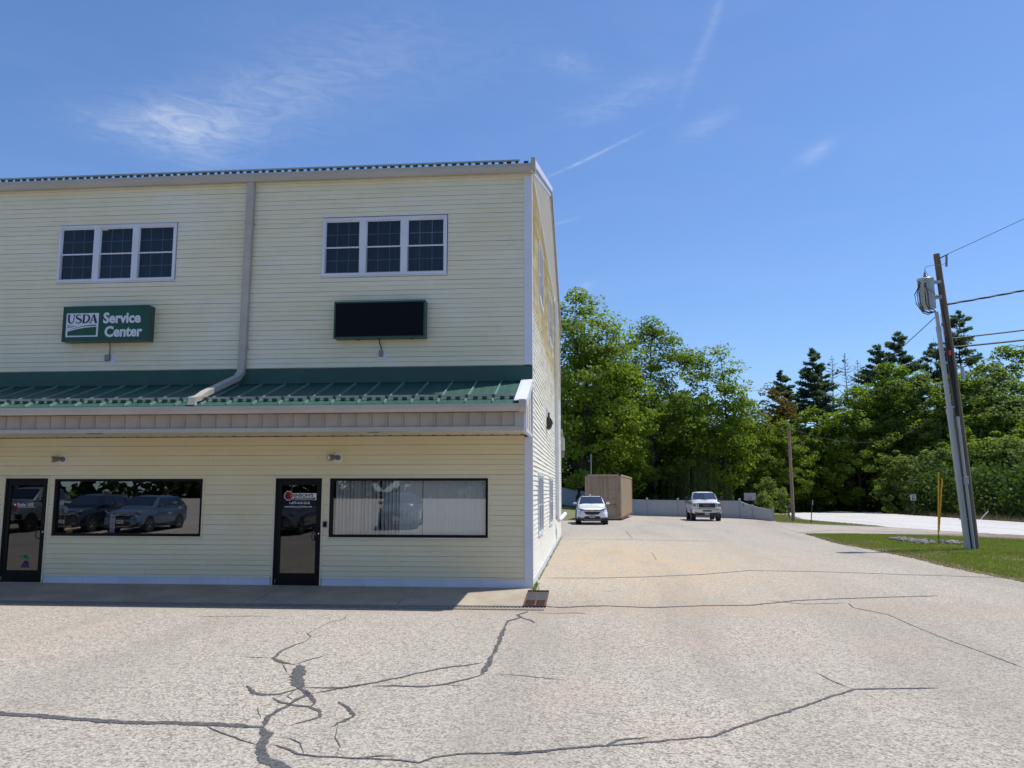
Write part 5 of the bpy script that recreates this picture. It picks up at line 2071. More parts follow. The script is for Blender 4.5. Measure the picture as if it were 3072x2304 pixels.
lpz = fence_ground(1.52, 59.2)
lpole = empty('light_pole', (1.55, 59.0, lpz))
tag(lpole, 'slim pale metal pole rising behind the shipping container', 'pole')
MB().tube([(0, 0, -.1), (0, 0, 5.15)], .045, 8).build('shaft', 'galvanised', lpole)
MB().lathe([(.07, 0), (.05, .10)], 8, (0, 0, 5.15)).build('cap', 'galvanised', lpole)
wire(catenary((-8, 62, 5.8), (1.55, 59.0, 4.6), .25, 12) + catenary((1.55, 59.0, 4.6), (8.2, 70, 4.6), .5, 12), 0.012, 'thin wire strung past the slim metal pole above the container')

# stones in the grass by the pole
r = random.Random(12)
m = MB()
for k in range(90):
    t = r.random()
    if t < .7:
        x, y = 13.15 + .75 * r.random() + r.gauss(0, .12), 17.4 - 2.6 * r.random() + r.gauss(0, .15)
    else:
        x, y = 14.2 + .5 * r.random(), 15.3 - 1.0 * r.random()
    s = r.uniform(.05, .15)
    z = Tz(x, y) + .03
    vs = []
    for dz_ in (0, .5, 1):
        rr = s * (1.0, .9, .45)[int(dz_ * 2)]
        for q in range(6):
            a = q * 1.047 + r.uniform(-.25, .25)
            vs.append((x + rr * math.cos(a) * r.uniform(.75, 1.25), y + rr * math.sin(a) * r.uniform(.75, 1.25), z + dz_ * s * .8 + r.uniform(-.01, .01)))
    fs_ = []
    for l in range(2):
        for q in range(6):
            fs_.append((l * 6 + q, l * 6 + (q + 1) % 6, l * 6 + 6 + (q + 1) % 6, l * 6 + 6 + q))
    fs_.append(tuple(range(12, 18)))
    m.add(vs, fs_)
o = m.build('rubble', 'rock')
tag(o, 'heap of pale grey stones in the grass near the pole', 'rubble', kind='stuff')

# ------------------------------------------------------------------ vehicles (front at y=0, body running back along +y)
def loft(sections, name, mat, parent, cap=True, sub=1, flat_bottom=None):
    """sections: list of closed half-contours [(x,z)...] at a y; mirrored in x"""
    m = MB()
    vs, fs_ = [], []
    n = None
    for (y, half) in sections:
        ring = [(x, y, z) for x, z in half] + [(-x, y, z) for x, z in reversed(half) if x > 1e-6]
        n = len(ring)
        vs += ring
    k = len(sections)
    for i in range(k - 1):
        for j in range(n):
            j2 = (j + 1) % n
            fs_.append((i * n + j, i * n + j2, (i + 1) * n + j2, (i + 1) * n + j))
    if cap:
        fs_ += [tuple(range(n)), tuple(range((k - 1) * n, k * n))]
    m.add(vs, fs_)
    o = m.build(name, mat, parent, smooth=True)
    if sub:
        s = o.modifiers.new('smooth', 'SUBSURF')
        s.levels = s.render_levels = sub
    return o


def quad_panel(name, mat, parent, pts, thick=0.012):
    """panel through 4+ points, given a small thickness along its normal"""
    P = [Vector(p) for p in pts]
    n = (P[1] - P[0]).cross(P[-1] - P[0]).normalized() * thick
    m = MB()
    k = len(P)
    m.add([p + n for p in P] + [p - n for p in P], [tuple(range(k)), tuple(range(2 * k - 1, k - 1, -1))] + [(i, (i + 1) % k, k + (i + 1) % k, k + i) for i in range(k)])
    return m.build(name, mat, parent)


def wheel(parent, x, y, r, w):
    side = 1 if x > 0 else -1
    wl = empty('wheel', (x, y, r), parent=parent)
    m = MB()
    m.lathe([(r * .62, -w / 2), (r * .94, -w / 2), (r, -w / 2 + .03), (r, w / 2 - .03), (r * .94, w / 2), (r * .62, w / 2)], 22, (0, 0, 0), 'x')
    m.build('tyre', 'tyre', wl, smooth=True)
    m = MB()
    m.lathe([(r * .60, side * (w / 2 - .004)), (r * .64, side * (w / 2 + .004)), (r * .60, side * (w / 2 - .02)), (r * .55, side * (w / 2 - .05))], 22, (0, 0, 0), 'x')
    for k in range(5):
        a = k * 2 * math.pi / 5 + .3
        for da in (-.13, .13):
            c, s = math.cos(a + da), math.sin(a + da)
            m.tube([(side * (w / 2 - .012), .05 * c, .05 * s), (side * (w / 2 - .006), r * .6 * c, r * .6 * s)], .020, 4)
    m.lathe([(.06, side * (w / 2 - .03)), (.055, side * (w / 2 - .001))], 10, (0, 0, 0), 'x')
    m.build('rim', 'rim', wl)
    return wl


def arch(parent, x, y, r):
    side = 1 if x > 0 else -1
    m = MB()
    n = 14
    vs, fs_ = [], []
    for k in range(n + 1):
        a = math.pi * k / n
        for rr, dx in ((r * 1.0, 0.004), (r * 1.10, .006), (r * 1.12, -.03)):
            vs.append((x + side * dx, y + rr * math.cos(a), r * .95 + rr * math.sin(a)))
    for k in range(n):
        for q in range(2):
            fs_.append((k * 3 + q, k * 3 + q + 1, (k + 1) * 3 + q + 1, (k + 1) * 3 + q))
    m.add(vs, fs_)
    # dark well
    m.lathe([(r * 1.02, -side * .30), (r * 1.02, side * .003)], 20, (x, y, r * .95), 'x')
    m.build('wheel_arch', 'car_trim', parent)


def half(w, zb, zs, ws, zt, wt, wb=None):
    wb = wb or w * .86
    return [(0, zb), (wb * .7, zb), (wb, zb + .02), (w, zb + .13), (w * 1.0, (zb + zs) / 2 + .03), (ws, zs), (wt, zt - .03), (wt * .55, zt), (0, zt + .008)]


def crossover(loc, rz, paint, label, cat, group=None, L=4.55, W=0.925, H=1.68, front='emblem', extras=True):
    c = empty('parked_car', loc, rz)
    tag(c, label, cat, group)
    s = W / .925
    h = H / 1.68
    sec = [(0.00, half(.70 * s, .26, .56, .68 * s, .76, .60 * s)),
           (0.03, half(.78 * s, .24, .58, .76 * s, .84, .66 * s)),
           (0.12, half(.86 * s, .22, .62, .84 * s, .925, .72 * s)),
           (0.35, half(.91 * s, .22, .68, .90 * s, .98, .78 * s)),
           (0.85, half(W, .22, .78, .92 * s, 1.05, .82 * s)),
           (1.35, half(W, .22, .86, .92 * s, 1.11, .84 * s)),
           (1.60, half(W, .22, .90, .92 * s, 1.13, .86 * s)),
           (3.00, half(W, .24, .92, .92 * s, 1.14, .87 * s)),
           (L - .55, half(W, .26, .95, .91 * s, 1.16, .86 * s)),
           (L - .12, half(.88 * s, .30, .95, .86 * s, 1.14, .80 * s)),
           (L, half(.80 * s, .36, .92, .78 * s, 1.06, .70 * s))]
    loft(sec, 'body', paint, c, sub=1)

    def cab(w, zb, wr, zr):
        return [(0, zb - .1), (w, zb - .1), (w, zb), (w * .55 + wr * .45, (zb + zr) / 2), (wr + .02, zr - .09), (wr - .06, zr - .02), (wr * .5, zr + .012), (0, zr + .02)]
    zr = H - .03
    sec = [(1.18, cab(.78 * s, 1.05, .74 * s, 1.10)), (1.32, cab(.82 * s, 1.08, .74 * s, 1.19)), (2.02, cab(.87 * s, 1.12, .65 * s, zr - .04)),
           (2.25, cab(.875 * s, 1.12, .64 * s, zr)), (3.1, cab(.875 * s, 1.13, .64 * s, zr + .01)), (3.85, cab(.87 * s, 1.14, .62 * s, zr - .03)), (4.12, cab(.86 * s, 1.14, .60 * s, zr - .09)),
           (L - .10, cab(.80 * s, 1.12, .70 * s, 1.2))]
    loft(sec, 'cabin', paint, c, sub=1)
    gz = 1.13
    quad_panel('windshield', 'car_glass', c, [(-.715 * s, 1.36, 1.165), (0, 1.30, 1.16), (.715 * s, 1.36, 1.165), (.60 * s, 1.97, zr - .085), (0, 1.93, zr - .07), (-.60 * s, 1.97, zr - .085)], .035)
    quad_panel('rear_window', 'car_glass', c, [(-.64 * s, L - .13, 1.22), (.64 * s, L - .13, 1.22), (.54 * s, 4.16, zr - .14), (-.54 * s, 4.16, zr - .14)], .05)
    for sd in (-1, 1):
        for (a, b, ta, tb) in ((1.66, 2.62, 2.12, 2.64), (2.70, 3.60, 2.72, 3.52), (3.68, 4.16, 3.60, 3.86)):
            quad_panel('side_window', 'car_glass', c, [(sd * .872 * s, a, gz + .05), (sd * .876 * s, b, gz + .05), (sd * .668 * s, tb, zr - .12), (sd * .672 * s, ta, zr - .12)], .03)
        mr = empty('mirror', (sd * .98 * s, 1.62, 1.20), parent=c)
        MB().prism([(-.10, -.055), (.10, -.055), (.11, .0), (.08, .065), (-.06, .07), (-.11, .02)], 'y', -.05, .05).build('shell', paint, mr, bevel=.02)
        MB().tube([(-sd * .13, .02, -.05), (0, 0, -.055)], .028, 6).build('arm', 'car_trim', mr)
        # headlight: swept wedge
        quad_panel('headlight', 'lamp_lens', c, [(sd * .40 * s, -.012, .80), (sd * .58 * s, .015, .795), (sd * .84 * s, .17, .90), (sd * .865 * s, .30, .985), (sd * .74 * s, .085, .935), (sd * .42 * s, .0, .865)], .02)
        MB().box(sd * .60 * s - .14, sd * .60 * s + .14, -.02, .03, .365, .405).build('fog_lamp', 'lamp_lens', c)
        MB().tube([(sd * .60 * s, 2.15, zr - .015), (sd * .61 * s, 2.35, zr + .03), (sd * .60 * s, 3.7, zr + .02), (sd * .58 * s, 3.9, zr - .03)], .014, 6).build('roof_rail', 'car_trim', c)
        quad_panel('tail_light', 'decal_red', c, [(sd * .62 * s, L + .004, .92), (sd * .80 * s, L - .05, .92), (sd * .78 * s, L - .1, 1.14), (sd * .64 * s, L - .04, 1.14)], .02)
        MB().box(sd * W - .012, sd * W + .010, 1.15, L - 1.25, .22, .36).build('sill_trim', 'car_trim', c)
        for y in (.86, L - .95):
            arch(c, sd * (W + .002), y, .37)
    # front end
    m = MB()
    m.prism([(-.50 * s, .755), (.50 * s, .755), (.34 * s, .585), (-.34 * s, .585)], 'y', -.024, .03)
    m.build('grille', 'car_trim', c)
    m = MB()
    m.prism([(-.46 * s, .865), (.46 * s, .865), (.42 * s, .845), (-.42 * s, .845)], 'y', -.020, .03)
    m.prism([(-.44 * s, .80), (.44 * s, .80), (.44 * s, .750), (.30 * s, .775), (-.30 * s, .775), (-.44 * s, .750)], 'y', -.030, .03)
    m.build('chrome_bar', 'chrome', c)
    MB().prism([(-.42 * s, .845), (.42 * s, .845), (.42 * s, .80), (-.42 * s, .80)], 'y', -.012, .03).build('grille', 'car_trim', c)
    m = MB()
    m.box(-.055, -.032, -.048, -.03, .755, .845).box(.032, .055, -.048, -.03, .755, .845).box(-.032, .032, -.047, -.03, .79, .81)
    m.build('emblem', 'chrome', c)
    m = MB()
    m.prism([(-.86 * s, .43), (-.50 * s, .40), (-.40 * s, .49), (.40 * s, .49), (.50 * s, .40), (.86 * s, .43), (.84 * s, .26), (.5 * s, .20), (-.5 * s, .20), (-.84 * s, .26)], 'y', -.012, .16)
    m.build('lower_bumper', 'car_trim', c)
    m = MB()
    m.prism([(-.46 * s, .29), (.46 * s, .29), (.48 * s, .255), (-.48 * s, .255)], 'y', -.022, .05)
    m.prism([(-.48 * s, .37), (-.46 * s, .37), (-.45 * s, .29), (-.47 * s, .29)], 'y', -.022, .05)
    m.prism([(.48 * s, .37), (.46 * s, .37), (.45 * s, .29), (.47 * s, .29)], 'y', -.022, .05)
    m.build('skid_plate', 'rim', c)
    pl = MB().box(-.155, .155, -.045, -.023, .405, .56).build('number_plate', 'plate', c)
    MB().box(-.11, -.03, -.048, -.046, .455, .525).box(0.0, .03, -.048, -.046, .455, .525).box(.06, .11, -.048, -.046, .455, .525).build('plate_marks', 'plate_green', pl)
    if extras:
        MB().prism([(-.42, 2.16), (.42, 2.16), (.42, 2.75), (-.42, 2.75)], 'z', zr + .012, zr + .028).build('sunroof', 'car_glass', c)
        MB().prism([(3.55, zr - .01), (3.75, zr - .01), (3.74, zr + .075), (3.68, zr + .075)], 'x', -.022, .022).build('antenna_fin', paint, c)
        MB().tube([(-.55, 1.36, 1.20), (.10, 1.42, 1.215)], .012, 5).build('wiper', 'car_trim', c)
    for sx in (-1, 1):
        for y in (.86, L - .95):
            wheel(c, sx * (W - .115), y, .355, .235)
    return c


def pickup(loc, rz, paint, label, cat, group=None):
    c = empty('pickup_truck', loc, rz)
    tag(c, label, cat, group)
    W = 1.005
    L = 5.9

    def hb(w, zb, zs, zt, wt):
        return [(0, zb), (w * .7, zb), (w * .95, zb), (w, zb + .06), (w, (zb + zs) / 2), (w * .985, zs), (wt, zt - .03), (wt * .6, zt), (0, zt + .015)]
    sec = [(0.02, hb(.88, .82, 1.16, 1.285, .80)), (0.06, hb(.93, .80, 1.18, 1.315, .84)), (0.20, hb(.98, .72, 1.20, 1.335, .87)), (0.55, hb(W, .52, 1.22, 1.36, .89)), (1.10, hb(W, .50, 1.25, 1.385, .90)),
           (1.45, hb(W, .50, 1.27, 1.40, .905)), (1.6, hb(W, .48, 1.27, 1.39, .93)), (3.6, hb(W, .48, 1.27, 1.38, .94)), (3.72, hb(W, .48, 1.27, 1.38, .95)), (L - .1, hb(W, .55, 1.27, 1.38, .95)), (L, hb(.99, .6, 1.27, 1.36, .94))]
    loft(sec, 'body', paint, c, sub=1)

    def cab(w, zb, wr, zr):
        return [(0, zb - .12), (w, zb - .12), (w, zb), (w * .5 + wr * .5 + .02, (zb + zr) / 2), (wr + .02, zr - .08), (wr - .05, zr - .015), (wr * .5, zr + .012), (0, zr + .018)]
    zr = 2.00
    sec = [(1.22, cab(.86, 1.35, .84, 1.40)), (1.34, cab(.90, 1.37, .84, 1.50)), (1.92, cab(.94, 1.38, .76, zr - .03)), (2.15, cab(.95, 1.38, .745, zr + .01)), (3.3, cab(.95, 1.38, .74, zr + .01)), (3.55, cab(.94, 1.38, .74, zr - .04)), (3.66, cab(.93, 1.38, .84, 1.55))]
    loft(sec, 'cabin', paint, c, sub=1)
    quad_panel('windshield', 'car_glass', c, [(-.83, 1.36, 1.475), (0, 1.29, 1.475), (.83, 1.36, 1.475), (.72, 1.87, zr - .085), (0, 1.82, zr - .075), (-.72, 1.87, zr - .085)], .035)
    quad_panel('rear_window', 'car_glass', c, [(-.70, 3.63, 1.52), (.70, 3.63, 1.52), (.66, 3.56, 1.9), (-.66, 3.56, 1.9)], .05)
    # open bed
    MB().box(-.80, .80, 3.80, L - .12, 1.32, 1.405).build('bed_cover', 'car_trim', c)
    for sd in (-1, 1):
        for (a, b, ta, tb) in ((1.68, 2.55, 2.02, 2.55), (2.63, 3.45, 2.63, 3.42)):
            quad_panel('side_window', 'car_glass', c, [(sd * .945, a, 1.44), (sd * .945, b, 1.44), (sd * .785, tb, zr - .10), (sd * .785, ta, zr - .10)], .03)
        mr = empty('mirror', (sd * 1.22, 1.72, 1.50), parent=c)
        MB().prism([(-.10, -.13), (.10, -.13), (.105, .12), (.08, .17), (-.08, .17), (-.105, .12)], 'y', -.05, .06).build('shell', 'car_trim', mr, bevel=.02)
        MB().tube([(-sd * .30, .0, -.06), (0, 0, -.05)], .03, 6).tube([(-sd * .28, .0, .0), (0, 0, .02)], .025, 6).build('arm', 'car_trim', mr)
        h0, h1 = .605, .945
        q = MB()
        q.prism([(sd * h0, .985), (sd * h1, .995), (sd * (h1 + .01), 1.20), (sd * (h0 + .0), 1.225)], 'y', -.012, .14)
        hl = q.build('headlight', 'lamp_lens', c)
        for zz in (1.045, 1.155):
            MB().lathe([(.055, -.016), (.04, -.014)], 12, (sd * .70, 0, zz), 'y').build('bulb', 'chrome', hl)
        MB().prism([(sd * .905, 1.0), (sd * .955, 1.005), (sd * .962, 1.17), (sd * .912, 1.18)], 'y', -.020, .10).build('indicator', 'amber_lens', hl)
        for y in (1.02, L - 1.20):
            arch(c, sd * (W + .002), y, .43)
        quad_panel('tail_light', 'decal_red', c, [(sd * .90, L + .01, .95), (sd * .99, L - .01, .95), (sd * .99, L - .01, 1.30), (sd * .90, L + .01, 1.30)], .02)
        MB().box(sd * .50 - .04, sd * .50 + .04, 2.0, 2.06, zr + .015, zr + .04).build('cab_light', 'amber_lens', c)
    m = MB()
    m.box(-.60, .60, -.035, .05, 1.205, 1.265).box(-.60, .60, -.035, .05, .885, .935).box(-.60, -.545, -.034, .05, .935, 1.205).box(.545, .60, -.034, .05, .935, 1.205)
    m.build('grille_surround', 'chrome', c, bevel=.008)
    m = MB()
    m.box(-.545, .545, -.010, .05, .935, 1.205)
    gr = m.build('grille', 'car_trim', c)
    m = MB()
    for k in range(5):
        z = .965 + k * .052
        m.box(-.54, .54, -.022, -.011, z, z + .016)
    m.build('grille_bars', 'car_trim', gr)
    text_mesh('emblem', 'GMC', 'red_letters', c, .185, (0, -.040, 1.005), align='CENTER', bold=.008, sx=1.25, depth=.006)
    # bumper with slot and lamp cut-outs
    m = MB()
    m.prism([(-1.0, .84), (1.0, .84), (1.01, .62), (.93, .54), (.86, .52), (.84, .62), (.78, .66), (.68, .64), (.66, .585), (-.66, .585), (-.68, .64), (-.78, .66), (-.84, .62), (-.86, .52), (-.93, .54), (-1.01, .62)], 'y', -.11, .05)
    m.box(-1.01, -.93, .0, .40, .58, .83).box(.93, 1.01, .0, .40, .58, .83)
    m.build('bumper', 'chrome', c, bevel=.02)
    MB().box(-.305, .305, -.122, -.09, .655, .755).build('bumper_slot', 'car_trim', c, bevel=.01)
    m = MB()
    m.prism([(-.90, .60), (.90, .60), (.84, .40), (.55, .36), (.25, .40), (-.25, .40), (-.55, .36), (-.84, .40)], 'y', -.045, .30)
    m.build('air_dam', 'car_trim', c)
    for sd in (-1, 1):
        MB().lathe([(.07, -.055), (.05, -.05)], 12, (sd * .75, 0, .575), 'y').build('fog_lamp', 'lamp_lens', c)
    pl = MB().box(-.155, .155, -.075, -.05, .435, .585).build('number_plate', 'plate', c)
    MB().box(-.11, -.03, -.078, -.076, .48, .55).box(.01, .11, -.078, -.076, .48, .55).build('plate_marks', 'plate_green', pl)
    MB().box(-.80, .80, .6, 5.2, .42, .55).build('chassis', 'car_trim', c)
    MB().tube([(-.9, 1.02, .42), (.9, 1.02, .42)], .07, 8).tube([(-.9, L - 1.2, .42), (.9, L - 1.2, .42)], .08, 8).build('axle', 'car_trim', c)
    MB().tube([(-.70, 1.30, 1.50), (-.02, 1.34, 1.515)], .014, 5).tube([(.05, 1.30, 1.50), (.66, 1.36, 1.515)], .014, 5).build('wiper', 'car_trim', c)
    for sx in (-1, 1):
        for y in (1.02, L - 1.20):
            wheel(c, sx * (W - .135), y, .405, .27)
    return c


crossover((1.43, 30.95, 0.0), R(1.5), 'car_white', 'white crossover with dark windshield parked nose out before the tan container', 'car')
v = pickup((9.02, 38.6, Tz(9.02, 38.6)), R(-2.0), 'car_white', 'white pickup truck with black grille parked facing the camera by the fence', 'pickup truck')
v.scale = (0.955, 0.955, 0.955)
# cars behind the viewer, seen only as reflections in the shop front
RZ = math.pi
for (x, y, paint, lab, rr) in ((-19.55, -18.1, 'car_blue', 'slate blue crossover mirrored in the large shop window', 0.0),
                               (-22.45, -18.3, 'car_black', 'black car left of the blue one mirrored in the shop window', 0.03),
                               (-12.15, -17.2, 'car_grey', 'dark grey crossover mirrored in the driving school door', -0.02),
                               (-7.75, -21.0, 'car_grey', 'grey car mirrored in the blinded corner window', -.12)):
    crossover((x, y, Tz(x, y - 2)), RZ + rr, paint, lab, 'car', extras=False)
pickup((-25.3, -17.9, Tz(-25, -20)), RZ, 'car_silver', 'silver pickup truck mirrored in the Suite 103 door', 'pickup truck')

# ------------------------------------------------------------------ trees
def leaf_quads(centres, normals, size, aspect, rng_, droop=0.0):
    """diamond-ish quads at the centres"""
    n = len(centres)
    nrm = normals / (np.linalg.norm(normals, axis=1, keepdims=True) + 1e-9)
    t = rng_.normal(size=(n, 3))
    t[:, 2] -= droop
    a = np.cross(nrm, t)
    a /= (np.linalg.norm(a, axis=1, keepdims=True) + 1e-9)
    b = np.cross(nrm, a)
    s = size[:, None]
    v = np.stack([centres + b * s, centres + a * s * aspect, centres - b * s, centres - a * s * aspect], 1)
    return v.reshape(-1, 3)


def leaf_mesh(name, verts, mat, shade):
    n = len(verts) // 4
    return np_mesh(name, verts, np.arange(4 * n).reshape(n, 4), mat, shade)


def tube_np(m, pts, r0, r1, n=6):
    k = len(pts)
    m.tube(pts, [r0 + (r1 - r0) * i / (k - 1) for i in range(k)], n, cap=False)


def bent(p, q, r_, amp, k=5):
    p, q = Vector(p), Vector(q)
    L_ = (q - p).length
    o1 = Vector((r_.gauss(0, 1), r_.gauss(0, 1), r_.gauss(0, .5))) * amp * L_
    return [p.lerp(q, i / k) + o1 * math.sin(math.pi * i / k) for i in range(k + 1)]


TRUNKS, CROWNS = {}, {}


def deciduous(key, seed, h, rad, base_frac, mat, shape='round', n_clump=150, per=70, leaf=0.20, trunk_r=0.22, limbs=6, bare_top=False, spread=1.0, open_=0.0):
    """tapered trunk with forking limbs; crown of many leaf clumps gathered round the branch ends"""
    r_ = random.Random(seed)
    g = np.random.default_rng(seed)
    m = MB()
    fork = h * base_frac
    lean = Vector((r_.gauss(0, .04), r_.gauss(0, .04), 1)) * fork
    trunk = bent((0, 0, -.3), lean, r_, .03)
    tube_np(m, trunk, trunk_r * 1.25, trunk_r * .85, 9)
    ends = []
    top = Vector((lean.x + r_.gauss(0, .3), lean.y, h * .90))
    cz = fork + (h - fork) * .52

    def env(z):
        u = min(1, max(0, (z - fork * .8) / (h - fork * .8)))
        if shape == 'round':
            return rad * (math.sin(math.pi * min(1, (u * .92 + .10))) ** .65)
        if shape == 'tall':
            return rad * (1 - u) ** .55 * (0.45 + 1.6 * u) / 1.15 if u > .0 else rad * .4
        if shape == 'bush':
            return rad * math.sqrt(max(0, 1 - (u * .98) ** 2))
        return rad * (1 - .75 * u)
    leader = bent(trunk[-1], top, r_, .05, 7)
    tube_np(m, leader, trunk_r * .8, .03, 7)
    for i in range(limbs):
        f = (i + .3 + r_.random() * .4) / limbs
        st = leader[min(len(leader) - 2, int(f * .75 * (len(leader) - 1)))].lerp(leader[min(len(leader) - 1, int(f * .75 * (len(leader) - 1)) + 1)], r_.random())
        if i % 3 == 0:
            st = trunk[-1]
        a = i * 2.4 + r_.uniform(-.4, .4)
        zt = fork + (h - fork) * (0.25 + .62 * f + r_.uniform(-.06, .06))
        e = env(zt) * r_.uniform(.72, .95)
        tip = Vector((lean.x + math.cos(a) * e, lean.y + math.sin(a) * e, zt))
        L1 = bent(st, tip, r_, .07, 6)
        r0 = trunk_r * (.55 - .25 * f)
        tube_np(m, L1, r0, .02, 6)
        ends.append(tip)
        for j in range(6):
            k = 2 + j % 4
            s0 = L1[k]
            d = Vector((r_.gauss(0, 1), r_.gauss(0, 1), r_.uniform(-.1, 1.1))).normalized()
            t2 = s0 + d * e * r_.uniform(.30, .62)
            rr = env(t2.z)
            q = Vector((t2.x - lean.x, t2.y - lean.y))
            if q.length > rr:
                q *= rr / q.length
                t2 = Vector((q.x + lean.x, q.y + lean.y, t2.z))
            L2 = bent(s0, t2, r_, .08, 4)
            tube_np(m, L2, r0 * .40, .012, 5)
            ends.append(t2)
    if bare_top:
        for q in range(10):
            s0 = leader[-1 - (q % 2)]
            d = Vector((r_.gauss(0, .8), r_.gauss(0, .8), 1.4)).normalized()
            tube_np(m, bent(s0, s0 + d * r_.uniform(1.0, 2.6), r_, .1, 4), .025, .008, 4)
    trunk_me = m
    # clumps
    C_ = []
    tries = 0
    while len(C_) < n_clump and tries < n_clump * 30:
        tries += 1
        if r_.random() < .55:
            e = r_.choice(ends)
            p = Vector(e) + Vector((r_.gauss(0, .75), r_.gauss(0, .75), r_.gauss(.1, .55))) * (h / 18)
        else:
            z = r_.uniform(fork * .75, h)
            a = r_.uniform(0, 6.283)
            rr = env(z) * math.sqrt(r_.uniform(.30, 1.0))
            p = Vector((lean.x + rr * math.cos(a), lean.y + rr * math.sin(a), z))
        if p.z > h or p.z < fork * .55:
            continue
        if math.hypot(p.x - lean.x, p.y - lean.y) > env(p.z) * 1.12 + .2:
            continue
        # keep lumps apart so that gaps stay
        if open_ > 0 and any((p - q).length < open_ for q in C_[-60:]):
            continue
        C_.append(p)
    V, S = [], []
    for p in C_:
        cr = r_.uniform(.55, 1.25) * (h / 17) * spread
        n = int(per * r_.uniform(.6, 1.3))
        q = g.normal(size=(n, 3))
        q /= np.linalg.norm(q, axis=1, keepdims=True)
        rad_ = cr * g.uniform(.35, 1.0, n) ** .5
        pos = q * rad_[:, None] * np.array([1.15, 1.15, .62]) + np.array(p)
        outward = pos - np.array([lean.x, lean.y, cz])
        outward /= (np.linalg.norm(outward, axis=1, keepdims=True) + 1e-6)
        nr = outward * .7 + g.normal(size=(n, 3)) * .55 + np.array([0, 0, .75])
        sz = leaf * g.uniform(.6, 1.25, n)
        V.append(leaf_quads(pos, nr, sz, .62, g, .6))
        S.append(np.clip(r_.uniform(.15, .75) + g.normal(0, .18, n), 0, 1))
    CROWNS[key] = leaf_mesh('crown', np.concatenate(V), mat, np.concatenate(S))
    tm = trunk_me.build('trunk', 'bark', smooth=True)
    TRUNKS[key] = tm.data
    bpy.data.objects.remove(tm)


def conifer(key, seed, h, rad, crown_from, n_whorl, per_branch, mat='needles', tuft=0.42, dead=False, gap=0.25, trunk_r=.24):
    """straight trunk, whorls of level limbs turned up at the tip, needle tufts along the outer part"""
    r_ = random.Random(seed)
    g = np.random.default_rng(seed)
    m = MB()
    tr = [Vector((.12 * math.sin(i * .9 + seed), .1 * math.cos(i * .7), -.3 + (h + .3) * i / 9)) for i in range(10)]
    tr[-1] = Vector((tr[-2].x, tr[-2].y, h))
    tube_np(m, tr, trunk_r, .03, 8)
    V, S = [], []
    for w in range(n_whorl):
        u = w / (n_whorl - 1)
        z = h * (crown_from + (1 - crown_from) * u * .985)
        prof = (1 - u) ** .72 * (.55 + .45 * min(1, u * 4 + .35)) + .05
        L_ = rad * prof
        for b in range(r_.choice((3, 4, 5))):
            if r_.random() < gap * .6:
                continue
            a = r_.uniform(0, 6.283)
            l = L_ * r_.uniform(.55, 1.12)
            rise = l * (r_.uniform(-.08, .12) + .45 * u)
            base = Vector((0, 0, z)) + Vector((tr[5].x, tr[5].y, 0)) * .5
            tip = base + Vector((math.cos(a) * l, math.sin(a) * l, rise))
            mid = base.lerp(tip, .5) - Vector((0, 0, l * .06))
            P = [base, base.lerp(mid, .6), mid, mid.lerp(tip, .55) + Vector((0, 0, -.02 * l)), tip + Vector((0, 0, .05 * l))]
            tube_np(m, P, .035 + .02 * (1 - u), .010, 4)
            if dead:
                for q in range(9):
                    t = r_.uniform(.25, 1)
                    s0 = base.lerp(tip, t)
                    d = Vector((math.cos(a + r_.choice((-.8, .8))), math.sin(a + r_.choice((-.8, .8))), r_.uniform(.0, .5)))
                    tube_np(m, [s0, s0 + d * l * .16, s0 + d * l * .30 + Vector((0, 0, .08 * l))], .014, .006, 3)
                if r_.random() > .10:
                    continue
            side = Vector((-math.sin(a), math.cos(a), 0))
            nt = max(2, int(per_branch * (l / rad) ** .8))
            for q in range(nt):
                t = .30 + .70 * (q + r_.random()) / nt
                c = base.lerp(tip, t) + side * r_.gauss(0, .16) * l * (1.1 - .5 * t) + Vector((0, 0, r_.uniform(-.02, .10) * l * .6))
                n = 15
                d = g.normal(size=(n, 3)) * np.array([1, 1, .55]) + np.array([math.cos(a) * .7, math.sin(a) * .7, .55])
                d /= np.linalg.norm(d, axis=1, keepdims=True)
                s = tuft * g.uniform(.6, 1.15, n)
                cc = np.array(c) + d * s[:, None] * .55
                pr = np.cross(d, g.normal(size=(n, 3)))
                pr /= np.linalg.norm(pr, axis=1, keepdims=True) + 1e-9
                wd = s[:, None] * .17
                v = np.stack([cc - d * s[:, None] * .5, cc + pr * wd, cc + d * s[:, None] * .5, cc - pr * wd], 1).reshape(-1, 3)
                V.append(v)
                S.append(np.clip(r_.uniform(.1, .7) + g.normal(0, .2, n), 0, 1))
    if V:
        CROWNS[key] = leaf_mesh('crown', np.concatenate(V), mat, np.concatenate(S))
    tm = m.build('trunk', 'dead_bark' if dead else 'bark', smooth=True)
    TRUNKS[key] = tm.data
    bpy.data.objects.remove(tm)


